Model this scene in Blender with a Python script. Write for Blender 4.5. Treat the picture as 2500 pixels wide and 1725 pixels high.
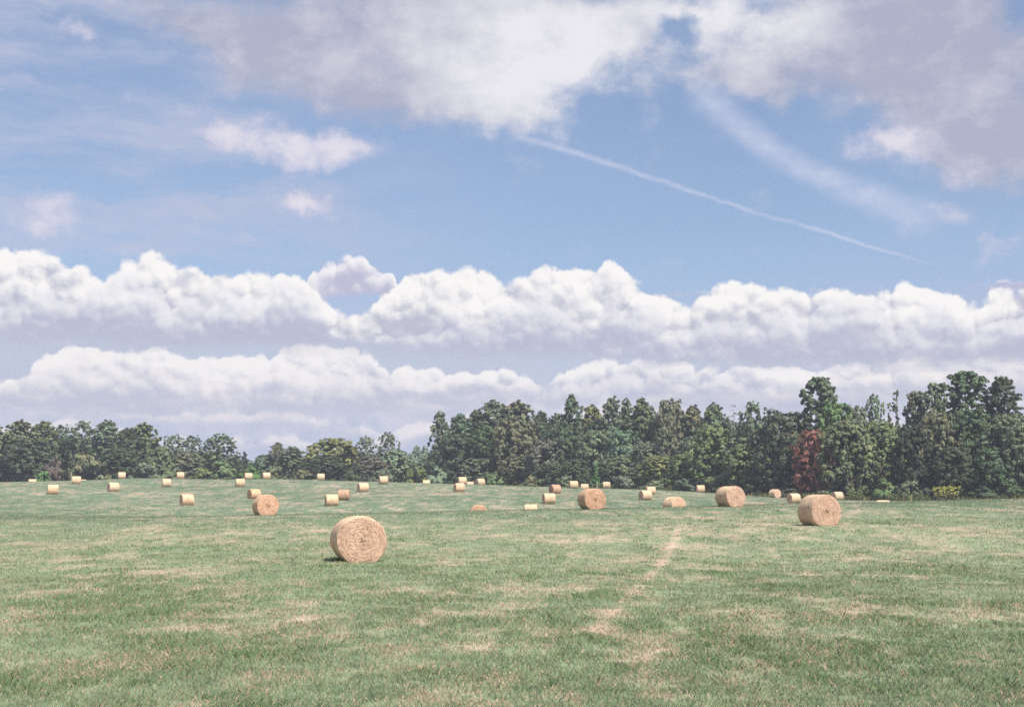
import bpy, math, random
import numpy as np
from mathutils import Vector

# ------------------------------------------------------------------ scene, camera model
for o in list(bpy.data.objects):
    bpy.data.objects.remove(o)
S = bpy.context.scene
COL = S.collection
W_PX, H_PX = 2500.0, 1725.0
F = 3396.0
EYE = 1.6
HORIZON = 1240.0
PITCH = math.atan((HORIZON - H_PX / 2) / F)
cP, sP = math.cos(PITCH), math.sin(PITCH)
EXPOSURE = 0.62


def ray(px, py):
    u = (px - W_PX / 2) / F
    v = (H_PX / 2 - py) / F
    return u, cP - v * sP, sP + v * cP


def at(px, py, D):
    u, fy, fz = ray(px, py)
    t = D / fy
    return u * t, D, EYE + fz * t


def azel(px, py):
    u, fy, fz = ray(px, py)
    return math.degrees(math.atan2(u, fy)), math.degrees(math.atan2(fz, math.hypot(u, fy)))


# ------------------------------------------------------------------ numpy noise
def _hash(ix, iy, seed):
    n = (ix.astype(np.int64) * 374761393 + iy.astype(np.int64) * 668265263 + seed * 974711) & 0x7fffffff
    n = ((n ^ (n >> 13)) * 1274126177) & 0x7fffffff
    n = (n ^ (n >> 16)) & 0xffff
    return n / 65535.0


def vnoise(x, y, seed=0):
    ix, iy = np.floor(x), np.floor(y)
    fx, fy = x - ix, y - iy
    fx = fx * fx * (3 - 2 * fx)
    fy = fy * fy * (3 - 2 * fy)
    a = _hash(ix, iy, seed); b = _hash(ix + 1, iy, seed)
    c = _hash(ix, iy + 1, seed); d = _hash(ix + 1, iy + 1, seed)
    return (a * (1 - fx) + b * fx) * (1 - fy) + (c * (1 - fx) + d * fx) * fy


def fbm(x, y, seed=0, octv=4, gain=0.5):
    s = 0; a = 1.0; t = 0
    for k in range(octv):
        s = s + a * vnoise(x * 2 ** k + 17.3 * k, y * 2 ** k - 9.1 * k, seed + k)
        t += a
        a *= gain
    return s / t


def smooth(a, b, x):
    t = np.clip((x - a) / (b - a), 0, 1)
    return t * t * (3 - 2 * t)


# ------------------------------------------------------------------ the bales: px centre, base row, distance, end angle, size, tint, label
BALES = [
    # big ones
    (874, 1369, 42.8, 9, 1.0, 'a', 'largest round hay bale in the field, its swirled end facing the viewer'),
    (2001, 1280.5, 64, 27, 1.0, 'a', 'second largest hay bale, standing before the dark oaks with its long side sunlit'),
    (648, 1257, 94, 14, 1.0, 'b', 'squat tan bale, swirled end showing, with a smaller bale tucked behind its shoulder'),
    (1445, 1242.5, 93, 20, 1.0, 'b', 'bright orange-ended bale standing on the rise below the vivid green cone tree'),
    (1783, 1236, 94, 34, 1.0, 'a', 'big cream bale between the half sunken cream bale and the bales near the dark oaks'),
    (1168, 1273, 117, 4, 1.0, 'b', 'brown dome of a bale end mostly hidden behind the rise'),
    (1646, 1252, 120, 36, 1.0, 'y', 'half hidden yellow bale lying behind the rise, its side and end both showing'),
    (1296, 1259, 164, -89, 1.0, 'y', 'flat cream block of a bale with its lower half hidden by the rise'),
    # left hill, from the near ones to the crest
    (456, 1233, 173, -75, 1.0, 'a', 'lone hay bale low on the slope between the squat tan bale and the field edge'),
    (809, 1234, 170, -80, 1.0, 'y', 'yellow bale just downhill of the greyish pink bale'),
    (839.5, 1220, 182, 84, 1.0, 'g', 'greyish pink bale just uphill of the yellow bale'),
    (620, 1217, 197, -64, 1.0, 'b', 'tan bale peeping out behind the squat swirled bale'),
    (886, 1200, 214, -74, 1.0, 'y', 'bale on the dry tan strip uphill of the greyish pink bale'),
    (936, 1181, 246, -80, 1.0, 'a', 'tall cream bale standing on the crest below the airy grey-green trees'),
    (129, 1206, 200, -88, 1.0, 'y', 'bale on the slope below the one beside the thin pole'),
    (276, 1199, 214, -72, 1.0, 'a', 'bale below the crest whose shaded end shows, under the twin tall trees'),
    (186, 1181, 246, -89, 1.0, 'a', 'bale standing beside a thin pale pole below the olive bush'),
    (406, 1188, 246, -84, 1.0, 'a', 'bale just under the crest, downhill of the crest bale near the pale trees'),
    (586, 1188, 236, -86, 1.0, 'a', 'downhill one of two bales that nearly touch under the small dark conifer'),
    (606, 1171, 283, -82, 1.0, 'a', 'uphill one of two bales that nearly touch under the small dark conifer'),
    (297, 1168, 290, -86, 1.0, 'a', 'bale on the crest in front of the dark foot of the twin tall trees'),
    (440, 1168.5, 288, -84, 1.0, 'a', 'bale on the crest in front of the pale airy trees'),
    (650, 1169.5, 285, -80, 1.0, 'a', 'bale on the crest in front of the low hedge trees'),
    (783, 1171.5, 288, -86, 1.0, 'a', 'bale on the crest under the wide yellow-green tree'),
    (79, 1186, 283, -89, 1.0, 'y', 'bale at the end of the crest with only its top showing'),
    (202, 1184.5, 330, -86, 1.0, 'a', 'sliver of a bale top peeking past the bale with the pole'),
    (768, 1184.5, 335, -88, 1.0, 'a', 'sliver of a bale top beside the crest bale under the yellow-green tree'),
    # middle
    (1041, 1187.5, 290, -88, 1.0, 'y', 'cream bale top poking over the crest beside the pale rounded shrub'),
    (1121, 1200, 222, -72, 1.0, 'a', 'front bale of the overlapping pair on the crest'),
    (1128, 1182, 262, -76, 1.0, 'a', 'rear bale of the overlapping pair on the crest'),
    (1148, 1190, 322, -88, 1.0, 'a', 'low bale top between the overlapping pair and its single neighbour'),
    (1172, 1185, 268, -66, 1.0, 'a', 'single crest bale beside the overlapping pair, shaded end turned out'),
    (1340, 1229, 181, -76, 1.0, 'a', 'bale downhill of the dusky pink bale, above the flat cream block'),
    (1355, 1204, 218, -60, 1.0, 'g', 'dusky pink bale uphill of the bale above the flat cream block'),
    (1328, 1196.5, 320, -88, 1.0, 'a', 'sliver of a cream bale behind the dusky pink bale'),
    (1400, 1192, 250, -78, 1.0, 'a', 'bale at the wood edge uphill of the bright orange-ended bale'),
    (1427, 1198, 276, -84, 1.0, 'a', 'bale top peeping just over the bright orange-ended bale'),
    (1481, 1191.5, 296, 86, 1.0, 'a', 'bale at the wood edge beside the pale field post'),
    (1575.5, 1220, 200, -62, 1.0, 'a', 'front bale of the overlapping pair near the yellow-green trees, shaded end showing'),
    (1588, 1207, 236, -74, 1.0, 'a', 'rear bale of the overlapping pair near the yellow-green trees'),
    (1606, 1205.5, 330, -80, 1.0, 'a', 'bale sliver behind the overlapping pair near the yellow-green trees'),
    # right
    (1710, 1201.5, 268, -78, 1.0, 'a', 'small bale by the low shrubs at the foot of the bright green dome tree'),
    (1892, 1214, 232, 42, 1.0, 'a', 'rounded bale in the dark shade at the foot of the big dark oak'),
    (1858, 1253.5, 180, 8, 1.0, 'b', 'tip of a sunken bale showing as a low tan mound'),
    (1938, 1227, 201, -58, 1.0, 'a', 'bale with shaded end, partly behind the second largest bale'),
    (2045, 1220.5, 232, -62, 1.0, 'a', 'bale against the dark oaks, peeping past the second largest bale'),
    (2156, 1249.5, 164, -84, 1.0, 'y', 'flat sliver of a cream bale top near the small yellow weeds'),
]
CREST = [(40, 1176, 262), (84, 1175, 258), (200, 1172.5, 262), (300, 1168, 286), (440, 1168, 284),
         (640, 1168.5, 282), (768, 1171.5, 284), (900, 1175, 268), (1041, 1179, 262), (1148, 1182, 258),
         (1172, 1182.5, 256), (1328, 1188, 256), (1427, 1191.5, 262), (1606, 1196, 262),
         (1168, 1247, 94), (1296, 1244, 104), (1230, 1246, 98), (1380, 1243, 97), (1560, 1240, 100), (1646, 1238, 102),
         (1858, 1231.5, 112), (1960, 1229, 112), (2060, 1228, 112), (2156, 1226, 118), (2300, 1222, 128), (2450, 1219, 136), (2620, 1217, 140)]
EDGE = [(-150, 1184, 330), (40, 1184, 335), (200, 1182, 340), (400, 1179, 340), (640, 1180, 345), (900, 1184, 340), (1060, 1187, 340),
        (1250, 1190, 325), (1400, 1193, 312), (1550, 1197, 305), (1700, 1199, 290), (1800, 1206, 272), (1890, 1213, 255), (2050, 1219, 246), (2200, 1221, 240),
        (2350, 1219, 236), (2500, 1216, 232), (2700, 1214, 228)]

ctl = []
for px, py, D, phi, s, t, lab in BALES:
    ctl.append(at(px, py, D))
for c in CREST + EDGE:
    ctl.append(at(*c))
for px, py, D in EDGE:
    x, y, z = at(px, py, D)
    ctl.append((x * 1.25, y + 75, z + 0.2))
for x, y in [(0, -20), (-25, -10), (25, -10), (0, 5), (-12, 8), (12, 8), (0, 18), (-8, 24), (9, 24), (-40, 20), (40, 20), (-18, 42), (18, 42), (6, 48)]:
    ctl.append((x, y, 0.0))
ctl += [(-70, 40, 0.6), (-60, 110, 1.5), (-90, 170, 4.2), (-150, 250, 6.5), (75, 45, 0.6), (60, 110, 1.9), (90, 170, 1.6), (-24, 70, .45), (5, 70, .75), (20, 75, 1.0), (-50, 75, .7)]
ctl = np.array(ctl)
CX, CY, CZ = ctl[:, 0] / 100, ctl[:, 1] / 100, ctl[:, 2]


def _k(r2):
    return 0.5 * r2 * np.log(r2 + 1e-9)


n = len(CX)
A = np.zeros((n + 3, n + 3))
A[:n, :n] = _k((CX[:, None] - CX) ** 2 + (CY[:, None] - CY) ** 2) + np.eye(n) * 0.0012
A[:n, n] = 1; A[:n, n + 1] = CX; A[:n, n + 2] = CY
A[n:, :n] = A[:n, n:].T
WTS = np.linalg.solve(A, np.concatenate([CZ, [0, 0, 0]]))


def terrain(x, y):
    x = np.asarray(x, float); y = np.asarray(y, float)
    shp = np.broadcast(x, y).shape
    xf = np.broadcast_to(x, shp).ravel(); yf = np.broadcast_to(y, shp).ravel()
    out = np.empty(len(xf))
    for i in range(0, len(xf), 40000):
        sl = slice(i, i + 40000)
        xs, ys = np.clip(xf[sl], -260, 260) / 100, np.clip(yf[sl], -40, 460) / 100
        K = _k((xs[:, None] - CX) ** 2 + (ys[:, None] - CY) ** 2)
        out[sl] = K @ WTS[:n] + WTS[n] + WTS[n + 1] * xs + WTS[n + 2] * ys
    out = np.clip(out, -1.0, 10.0)
    r = np.hypot(xf, yf)
    ang = np.abs(np.arctan2(xf, yf))
    wgt = (1 - smooth(430, 700, r)) * (1 - smooth(0.75, 1.4, ang) * smooth(20, 60, r))
    out = out * wgt + (1 - wgt) * 5.0 * smooth(60, 400, r)
    return out.reshape(shp)


def tz(x, y):
    return float(terrain(np.array([x]), np.array([y]))[0])


# ------------------------------------------------------------------ dry straw patches on the field (a property of the turf itself)
def dryness(x, y):
    r = np.hypot(x, y)
    a = fbm(x / 0.42, y / 1.1, 11, 4, 0.62)
    b = fbm(x / 1.9, y / 4.0, 23, 4, 0.6)
    c = fbm(x / 10.0, y / 16.0, 37, 4, 0.55)
    d = 0.54 * a + 0.46 * b + 0.16 * c
    # straw left in lines by the baler
    for (x0, y0, x1, y1, wd, amt) in [(1.0, 18, 7.6, 64, 0.18, 0.19), (-16, 200, 30, 232, 3.2, 0.14), (-95, 205, -40, 214, 2.0, 0.11),
                                      (-34, 196, -18, 201, 3.0, 0.13), (8, 100, 45, 78, 5, 0.05), (-14, 24, -1, 31, 0.7, 0.05), (-30, 60, 60, 66, .5, .05), (-40, 88, 50, 84, .6, .06), (-6, 30, 40, 34, .3, .04),
                                      (22, 176, 42, 170, 1.2, 0.1), (-70, 260, -40, 240, 1.5, .08)]:
        dx, dy = x1 - x0, y1 - y0
        t = np.clip(((x - x0) * dx + (y - y0) * dy) / (dx * dx + dy * dy), 0, 1)
        dist = np.hypot(x - x0 - t * dx, y - y0 - t * dy)
        d = d + amt * np.exp(-(dist / wd) ** 2) * (0.4 + 1.0 * fbm(x / 1.5, y / 3.0, 71, 3))
    return np.clip((d - 0.53) / 0.34, 0, 1)


# ------------------------------------------------------------------ mesh helpers
def mesh_np(name, verts, faces, mats=(), colors=None, smooth_shade=False, nper=None):
    """faces: (n,k) int array"""
    verts = np.asarray(verts, np.float32); faces = np.asarray(faces, np.int32)
    me = bpy.data.meshes.new(name)
    nf, k = faces.shape
    me.vertices.add(len(verts)); me.vertices.foreach_set('co', verts.ravel())
    me.loops.add(nf * k); me.loops.foreach_set('vertex_index', faces.ravel())
    me.polygons.add(nf)
    me.polygons.foreach_set('loop_start', np.arange(0, nf * k, k, dtype=np.int32))
    try:
        me.polygons.foreach_set('loop_total', np.full(nf, k, np.int32))
    except Exception:
        pass
    me.polygons.foreach_set('use_smooth', np.full(nf, smooth_shade))
    if colors is not None:
        ca = me.color_attributes.new('Col', 'FLOAT_COLOR', 'POINT')
        c4 = np.ones((len(verts), 4), np.float32); c4[:, :3] = colors
        ca.data.foreach_set('color', c4.ravel())
    me.update(calc_edges=True)
    for m in mats:
        me.materials.append(m)
    return me


def link(name, data, parent=None, loc=(0, 0, 0), rz=0.0, scale=(1, 1, 1)):
    o = bpy.data.objects.new(name, data)
    COL.objects.link(o)
    if parent is not None:
        o.parent = parent
    o.location = loc
    o.rotation_euler = (0, 0, rz)
    o.scale = scale
    return o


def tag(o, label=None, cat=None, group=None, kind=None):
    if label: o['label'] = label
    if cat: o['category'] = cat
    if group: o['group'] = group
    if kind: o['kind'] = kind
    return o


# ------------------------------------------------------------------ node helper
class G:
    def __init__(self, tree):
        self.t = tree

    def node(self, typ, **kw):
        nd = self.t.nodes.new(typ)
        for k, v in kw.items():
            setattr(nd, k, v)
        return nd

    def put(self, sock, v):
        if v is None:
            return
        if hasattr(v, 'is_output'):
            self.t.links.new(v, sock)
        else:
            sock.default_value = v

    def m(self, op, a, b=None, c=None, clamp=False):
        nd = self.node('ShaderNodeMath', operation=op, use_clamp=clamp)
        for i, v in enumerate((a, b, c)):
            self.put(nd.inputs[i], v)
        return nd.outputs[0]

    def add(self, a, b): return self.m('ADD', a, b)
    def sub(self, a, b): return self.m('SUBTRACT', a, b)
    def mul(self, a, b): return self.m('MULTIPLY', a, b)

    def xyz(self, x, y, z):
        nd = self.node('ShaderNodeCombineXYZ')
        for i, v in enumerate((x, y, z)):
            self.put(nd.inputs[i], v)
        return nd.outputs[0]

    def sep(self, v):
        nd = self.node('ShaderNodeSeparateXYZ'); self.put(nd.inputs[0], v)
        return nd.outputs

    def vm(self, op, a, b=None, s=None):
        nd = self.node('ShaderNodeVectorMath', operation=op)
        self.put(nd.inputs[0], a)
        if b is not None: self.put(nd.inputs[1], b)
        if s is not None: self.put(nd.inputs[3], s)
        return nd.outputs['Value'] if op in ('LENGTH', 'DOT_PRODUCT', 'DISTANCE') else nd.outputs[0]

    def sstep(self, v, lo, hi, a=0.0, b=1.0):
        nd = self.node('ShaderNodeMapRange', interpolation_type='SMOOTHSTEP')
        for i, q in enumerate((v, lo, hi, a, b)):
            self.put(nd.inputs[i], q)
        return nd.outputs[0]

    def lin(self, v, lo, hi, a=0.0, b=1.0):
        nd = self.node('ShaderNodeMapRange')
        for i, q in enumerate((v, lo, hi, a, b)):
            self.put(nd.inputs[i], q)
        return nd.outputs[0]

    dims = '3D'

    def noise(self, vec, scale, detail=4.0, rough=0.5, dist=0.0, color=False):
        nd = self.node('ShaderNodeTexNoise', noise_dimensions=self.dims)
        self.put(nd.inputs['Vector'], vec)
        nd.inputs['Scale'].default_value = scale
        nd.inputs['Detail'].default_value = detail
        nd.inputs['Roughness'].default_value = rough
        nd.inputs['Distortion'].default_value = dist
        return nd.outputs['Color' if color else 'Fac']

    def vor(self, vec, scale):
        nd = self.node('ShaderNodeTexVoronoi', feature='F1', voronoi_dimensions=self.dims)
        self.put(nd.inputs['Vector'], vec)
        nd.inputs['Scale'].default_value = scale
        d_ = nd.outputs['Distance']
        return self.mul(d_, d_)

    def mix(self, f, a, b, blend='MIX'):
        nd = self.node('ShaderNodeMix', data_type='RGBA', blend_type=blend)
        self.put(nd.inputs[0], f)
        for s, v in ((nd.inputs[6], a), (nd.inputs[7], b)):
            if isinstance(v, tuple) and len(v) == 3: v = v + (1,)
            self.put(s, v)
        return nd.outputs[2]

    def ramp(self, f, stops):
        nd = self.node('ShaderNodeValToRGB')
        self.put(nd.inputs[0], f)
        el = nd.color_ramp.elements
        while len(el) < len(stops): el.new(0.5)
        for e, (p, c) in zip(el, stops):
            e.position = p; e.color = tuple(c) + (1,)
        return nd.outputs[0]


def material(name):
    m = bpy.data.materials.new(name); m.use_nodes = True
    m.node_tree.nodes.clear()
    g = G(m.node_tree)
    out = g.node('ShaderNodeOutputMaterial')
    return m, g, out


def principled(g, out, base, rough=0.8, spec=0.2, normal=None):
    p = g.node('ShaderNodeBsdfPrincipled')
    g.put(p.inputs['Base Color'], base if not (isinstance(base, tuple) and len(base) == 3) else base + (1,))
    g.put(p.inputs['Roughness'], rough)
    p.inputs['Specular IOR Level'].default_value = spec
    if normal is not None: g.put(p.inputs['Normal'], normal)
    if out is not None: g.t.links.new(p.outputs[0], out.inputs[0])
    return p


# ------------------------------------------------------------------ materials
def foliage_mat(name, trans=0.25):
    m, g, out = material(name)
    ca = g.node('ShaderNodeVertexColor', layer_name='Col').outputs[0]
    oc = g.node('ShaderNodeObjectInfo').outputs['Color']
    col = g.mix(1.0, ca, oc, 'MULTIPLY')
    p = principled(g, None, col, 0.75, 0.12)
    tr = g.node('ShaderNodeBsdfTranslucent'); g.put(tr.inputs[0], col)
    mx = g.node('ShaderNodeMixShader'); mx.inputs[0].default_value = trans
    g.t.links.new(p.outputs[0], mx.inputs[1]); g.t.links.new(tr.outputs[0], mx.inputs[2])
    g.t.links.new(mx.outputs[0], out.inputs[0])
    return m


M_LEAF = foliage_mat('leaf_foliage', 0.12)
M_GRASS = foliage_mat('grass_blades', 0.3)

M_BARK, g, out = material('bark')
tc = g.node('ShaderNodeTexCoord').outputs['Object']
nz = g.noise(g.vm('MULTIPLY', tc, (30, 30, 5)), 1.0, 5, 0.6)
principled(g, out, g.ramp(nz, [(0.3, (0.06, 0.048, 0.04)), (0.7, (0.2, 0.17, 0.145))]), 0.9, 0.1)

M_PALEBARK, g, out = material('pale_bark')
tc = g.node('ShaderNodeTexCoord').outputs['Object']
nz = g.noise(g.vm('MULTIPLY', tc, (30, 30, 6)), 1.0, 5, 0.6)
principled(g, out, g.ramp(nz, [(0.3, (0.24, 0.2, 0.17)), (0.7, (0.48, 0.43, 0.38))]), 0.9, 0.1)

M_WOOD, g, out = material('weathered_post_wood')
tc = g.node('ShaderNodeTexCoord').outputs['Object']
nz = g.noise(g.vm('MULTIPLY', tc, (40, 40, 3)), 1.0, 4, 0.6)
principled(g, out, g.ramp(nz, [(0.3, (0.38, 0.33, 0.27)), (0.7, (0.62, 0.57, 0.5))]), 0.85, 0.15)

# ground
M_GROUND, g, out = material('hayfield_turf')
ca = g.node('ShaderNodeVertexColor', layer_name='Col').outputs[0]
pos = g.node('ShaderNodeNewGeometry').outputs['Position']
n1 = g.noise(g.vm('MULTIPLY', pos, (1, .45, 1)), 7.0, 5, 0.7)
n2 = g.noise(g.vm('MULTIPLY', pos, (1, .35, 1)), 1.6, 5, 0.65)
n3 = g.noise(g.vm('MULTIPLY', pos, (1, .3, 1)), 0.33, 4, 0.6)
v = g.add(g.mul(g.sub(n1, 0.5), 0.9), g.add(g.mul(g.sub(n2, 0.5), 0.8), g.mul(g.sub(n3, .5), .5)))
val = g.m('MAXIMUM', g.add(1.0, v), 0.25)
colr = g.mix(1.0, ca, g.xyz(val, val, val), 'MULTIPLY')
dry = g.sstep(g.add(g.mul(n2, 0.55), g.mul(n1, 0.45)), 0.56, 0.72)
colr = g.mix(g.mul(dry, 0.4), colr, (0.33, 0.25, 0.17))
bmp = g.node('ShaderNodeBump'); bmp.inputs['Strength'].default_value = 0.6; bmp.inputs['Distance'].default_value = 0.05
g.put(bmp.inputs['Height'], n1)
principled(g, out, colr, 0.95, 0.05, bmp.outputs[0])

# bale: net wrapped side (axis = local X)
M_SIDE, g, out = material('net_wrapped_hay')
tc = g.node('ShaderNodeTexCoord').outputs['Object']
oc = g.node('ShaderNodeObjectInfo').outputs['Color']
rnd = g.node('ShaderNodeObjectInfo').outputs['Random']
x, y, z = g.sep(tc)
th = g.m('ARCTAN2', y, z)
sh = g.mul(rnd, 37.0)
wrap = g.noise(g.xyz(g.add(g.mul(x, 26), sh), g.mul(th, 1.6), 0.0), 1.0, 4, 0.6)
blot = g.noise(g.vm('ADD', tc, g.xyz(sh, 0.0, 0.0)), 3.0, 5, 0.65)
fine = g.noise(tc, 42.0, 3, 0.6)
f = g.add(g.mul(wrap, 0.5), g.add(g.mul(blot, 0.5), g.mul(fine, 0.1)))
c = g.ramp(f, [(0.36, (0.32, 0.21, 0.13)), (0.49, (0.52, 0.365, 0.245)), (0.62, (0.65, 0.495, 0.34))])
c = g.mix(1.0, c, oc, 'MULTIPLY')
bmp = g.node('ShaderNodeBump'); bmp.inputs['Strength'].default_value = 0.6; bmp.inputs['Distance'].default_value = 0.04
g.put(bmp.inputs['Height'], g.add(g.mul(wrap, 0.6), g.mul(fine, 0.6)))
principled(g, out, c, 0.85, 0.15, bmp.outputs[0])

# bale: coiled cut end
M_END, g, out = material('coiled_hay_end')
tc = g.node('ShaderNodeTexCoord').outputs['Object']
oc = g.node('ShaderNodeObjectInfo').outputs['Color']
rnd = g.node('ShaderNodeObjectInfo').outputs['Random']
sh = g.mul(rnd, 21.0)
x, y, z = g.sep(tc)
wob = g.noise(g.vm('ADD', tc, g.xyz(sh, sh, 0.0)), 2.4, 4, 0.6, color=True)
wx, wy, wz = g.sep(wob)
yy = g.add(y, g.mul(g.sub(wx, 0.5), 0.28)); zz = g.add(z, g.mul(g.sub(wy, 0.5), 0.28))
rr = g.m('SQRT', g.add(g.mul(yy, yy), g.mul(zz, zz)))
th = g.m('ARCTAN2', yy, zz)
coil = g.m('SINE', g.add(g.mul(rr, 62.0), g.add(th, g.mul(g.noise(tc, 9.0, 3, 0.6), 5.0))))
strand = g.noise(g.xyz(g.mul(rr, 19), g.mul(th, 1.5), sh), 1.0, 4, 0.6)
blot = g.noise(g.vm('ADD', tc, g.xyz(sh, 3.0, 1.0)), 2.6, 4, 0.65)
fine = g.noise(tc, 48.0, 3, 0.7)
f = g.add(g.add(g.mul(coil, 0.022), g.mul(strand, 0.62)), g.add(g.mul(blot, 0.46), g.mul(fine, 0.1)))
c = g.ramp(f, [(0.32, (0.38, 0.24, 0.18)), (0.52, (0.54, 0.355, 0.265)), (0.62, (0.63, 0.435, 0.325)), (0.76, (0.75, 0.55, 0.40))])
core = g.sstep(g.add(rr, g.mul(g.sub(blot, .5), .35)), 0.2, 0.0)
c = g.mix(g.mul(core, 0.35), c, (0.24, 0.19, 0.10))
c = g.mix(1.0, c, oc, 'MULTIPLY')
bmp = g.node('ShaderNodeBump'); bmp.inputs['Strength'].default_value = 0.8; bmp.inputs['Distance'].default_value = 0.05
g.put(bmp.inputs['Height'], g.add(g.mul(coil, 0.05), g.add(strand, fine)))
principled(g, out, c, 0.9, 0.1, bmp.outputs[0])

# ------------------------------------------------------------------ ground sheet (polar, reaching the horizon)
az_f = np.radians(np.arange(-34, 34.01, 0.12))
az_c = np.radians(np.concatenate([np.arange(36, 180, 4.0), np.arange(180, 325, 4.0)]))
az = np.concatenate([az_f, az_c])
rad = [0.6]
while rad[-1] < 400: rad.append(rad[-1] * 1.0135 + 0.01)
while rad[-1] < 1500: rad.append(rad[-1] * 1.12)
rad = np.array(rad)
Rg, Ag = np.meshgrid(rad, az, indexing='ij')
X = Rg * np.sin(Ag); Y = Rg * np.cos(Ag)
Z = terrain(X, Y)
nr, na = X.shape
near = smooth(90, 20, Rg)
Z = Z + (fbm(X / 1.1, Y / 1.1, 91, 3) - 0.5) * 0.07 * near - 0.0
idx = np.arange(nr * na).reshape(nr, na)
nxt = np.roll(idx, -1, axis=1)
faces = np.stack([idx[:-1], nxt[:-1], nxt[1:], idx[1:]], -1).reshape(-1, 4)
vx = np.stack([X, Y, Z], -1).reshape(-1, 3)
centre = len(vx)
vx = np.vstack([vx, [[0, 0, tz(0, 0)]]])
fan = np.stack([np.full(na, centre), nxt[0], idx[0], idx[0]], -1)
dry = dryness(vx[:, 0], vx[:, 1])[:, None]
big = fbm(vx[:, 0] / 30, vx[:, 1] / 40, 5, 4)[:, None]
med = fbm(vx[:, 0] / 2.2, vx[:, 1] / 5.5, 51, 4)[:, None]
green = np.array([0.200, 0.238, 0.146]) * (0.74 + 0.26 * big + 0.26 * med)
tan = np.array([0.53, 0.365, 0.285])
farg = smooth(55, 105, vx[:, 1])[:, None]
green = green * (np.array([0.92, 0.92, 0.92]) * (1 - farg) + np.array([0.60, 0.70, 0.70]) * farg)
gcol = green * (1 - dry * 0.68) + tan * dry * 0.68
verge = smooth(0, 1, dry) * 0
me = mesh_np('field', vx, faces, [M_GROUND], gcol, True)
ground = link('field', me)
tag(ground, 'mown green hayfield with dry tan straw patches rising to a low crest', kind='structure')

# ------------------------------------------------------------------ grass blades
rng = np.random.default_rng(4)
NB = 1850000
r = np.exp(math.log(8.0) + rng.uniform(0, 1, NB) ** 1.45 * (math.log(330.0) - math.log(8.0)))
a = np.radians(rng.uniform(-31, 31, NB))
bx, by = r * np.sin(a), r * np.cos(a)
for px_, py_, D_, phi_, s_, t_, l_ in BALES:
    if D_ > 130: continue
    qx, qy, _ = at(px_, py_, D_)
    m_ = int(900 if D_ < 70 else 500)
    tt_ = np.random.default_rng(int(px_)).uniform(0, 2 * np.pi, m_)
    qr = np.random.default_rng(int(px_) + 1).normal(0.78, 0.16, m_)
    ux_, uy_ = qx + qr * np.cos(tt_), qy + qr * np.sin(tt_) - 0.1
    bx = np.concatenate([bx, ux_]); by = np.concatenate([by, uy_]); r = np.concatenate([r, np.hypot(ux_, uy_)])
n_extra = len(r)
NB = len(r)
tuft = fbm(bx / 0.28, by / 0.4, 61, 3, 0.6)
tuft2 = fbm(bx / 1.3, by / 2.6, 67, 3, 0.55)
dr = dryness(bx, by)
keep = rng.uniform(0, 1, NB) < np.clip(0.5 + 1.8 * (tuft - 0.38) + 0.5 * (tuft2 - .5), 0.15, 1) * (1 - 0.35 * dr)
r, bx, by, tuft, tuft2, dr = (q[keep] for q in (r, bx, by, tuft, tuft2, dr))
nb = len(r)
bz = terrain(bx, by) + (fbm(bx / 1.1, by / 1.1, 91, 3) - 0.5) * 0.07 * smooth(90, 20, r)
lush = smooth(0.45, 0.75, 0.55 * tuft2 + 0.45 * tuft) * (1 - dr)
hgt = (0.03 + 0.035 * rng.uniform(0, 1, nb) + 0.06 * lush * rng.uniform(0.2, 1, nb)) * (1 - 0.35 * dr) * (r / 12) ** 0.12
stalk = rng.uniform(0, 1, nb) < 0.004
hgt = np.where(stalk, hgt * 1.6, hgt)
wid = 0.0025 * (r / 12) ** 0.85 * rng.uniform(0.6, 1.5, nb)
dirn = rng.uniform(0, 2 * np.pi, nb)
lean_d = rng.uniform(0, 2 * np.pi, nb)
lean = hgt * rng.uniform(0.1, 0.85, nb)
dx, dy = np.cos(dirn) * wid, np.sin(dirn) * wid
base = np.stack([bx, by, bz - 0.01], -1)
v0 = base + np.stack([dx, dy, 0 * dx], -1)
v1 = base - np.stack([dx, dy, 0 * dx], -1)
mid = base + np.stack([np.cos(lean_d) * lean * .35, np.sin(lean_d) * lean * .35, hgt * .62], -1)
v2 = mid - np.stack([dx, dy, 0 * dx], -1) * .75
v3 = base + np.stack([np.cos(lean_d) * lean, np.sin(lean_d) * lean, hgt], -1)
V = np.stack([v0, v1, v2, v3], 1).reshape(-1, 3)
Fq = np.arange(nb * 4).reshape(nb, 4)
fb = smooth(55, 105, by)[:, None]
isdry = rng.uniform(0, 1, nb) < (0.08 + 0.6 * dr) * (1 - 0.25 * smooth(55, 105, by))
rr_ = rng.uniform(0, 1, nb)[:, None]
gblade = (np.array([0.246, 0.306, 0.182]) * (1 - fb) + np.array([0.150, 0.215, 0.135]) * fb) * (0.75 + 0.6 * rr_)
dkb = np.array([0.165, 0.240, 0.100]) * (0.7 + 0.6 * rr_)
lm = (lush * rng.uniform(0.3, 1.0, nb))[:, None]
gblade = gblade * (1 - lm) + dkb * lm
tblade = np.array([0.57, 0.405, 0.315]) * (0.65 + 0.6 * rr_)
cb = np.where(isdry[:, None], tblade, gblade)
cb4 = np.repeat(cb, 4, axis=0)
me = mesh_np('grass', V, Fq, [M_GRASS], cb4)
grass = link('grass', me)
tag(grass, 'short green and straw coloured grass blades covering the mown field', 'grass', kind='stuff')

# ------------------------------------------------------------------ hay bales
RAD, HALF = 0.75, 0.715


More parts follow.
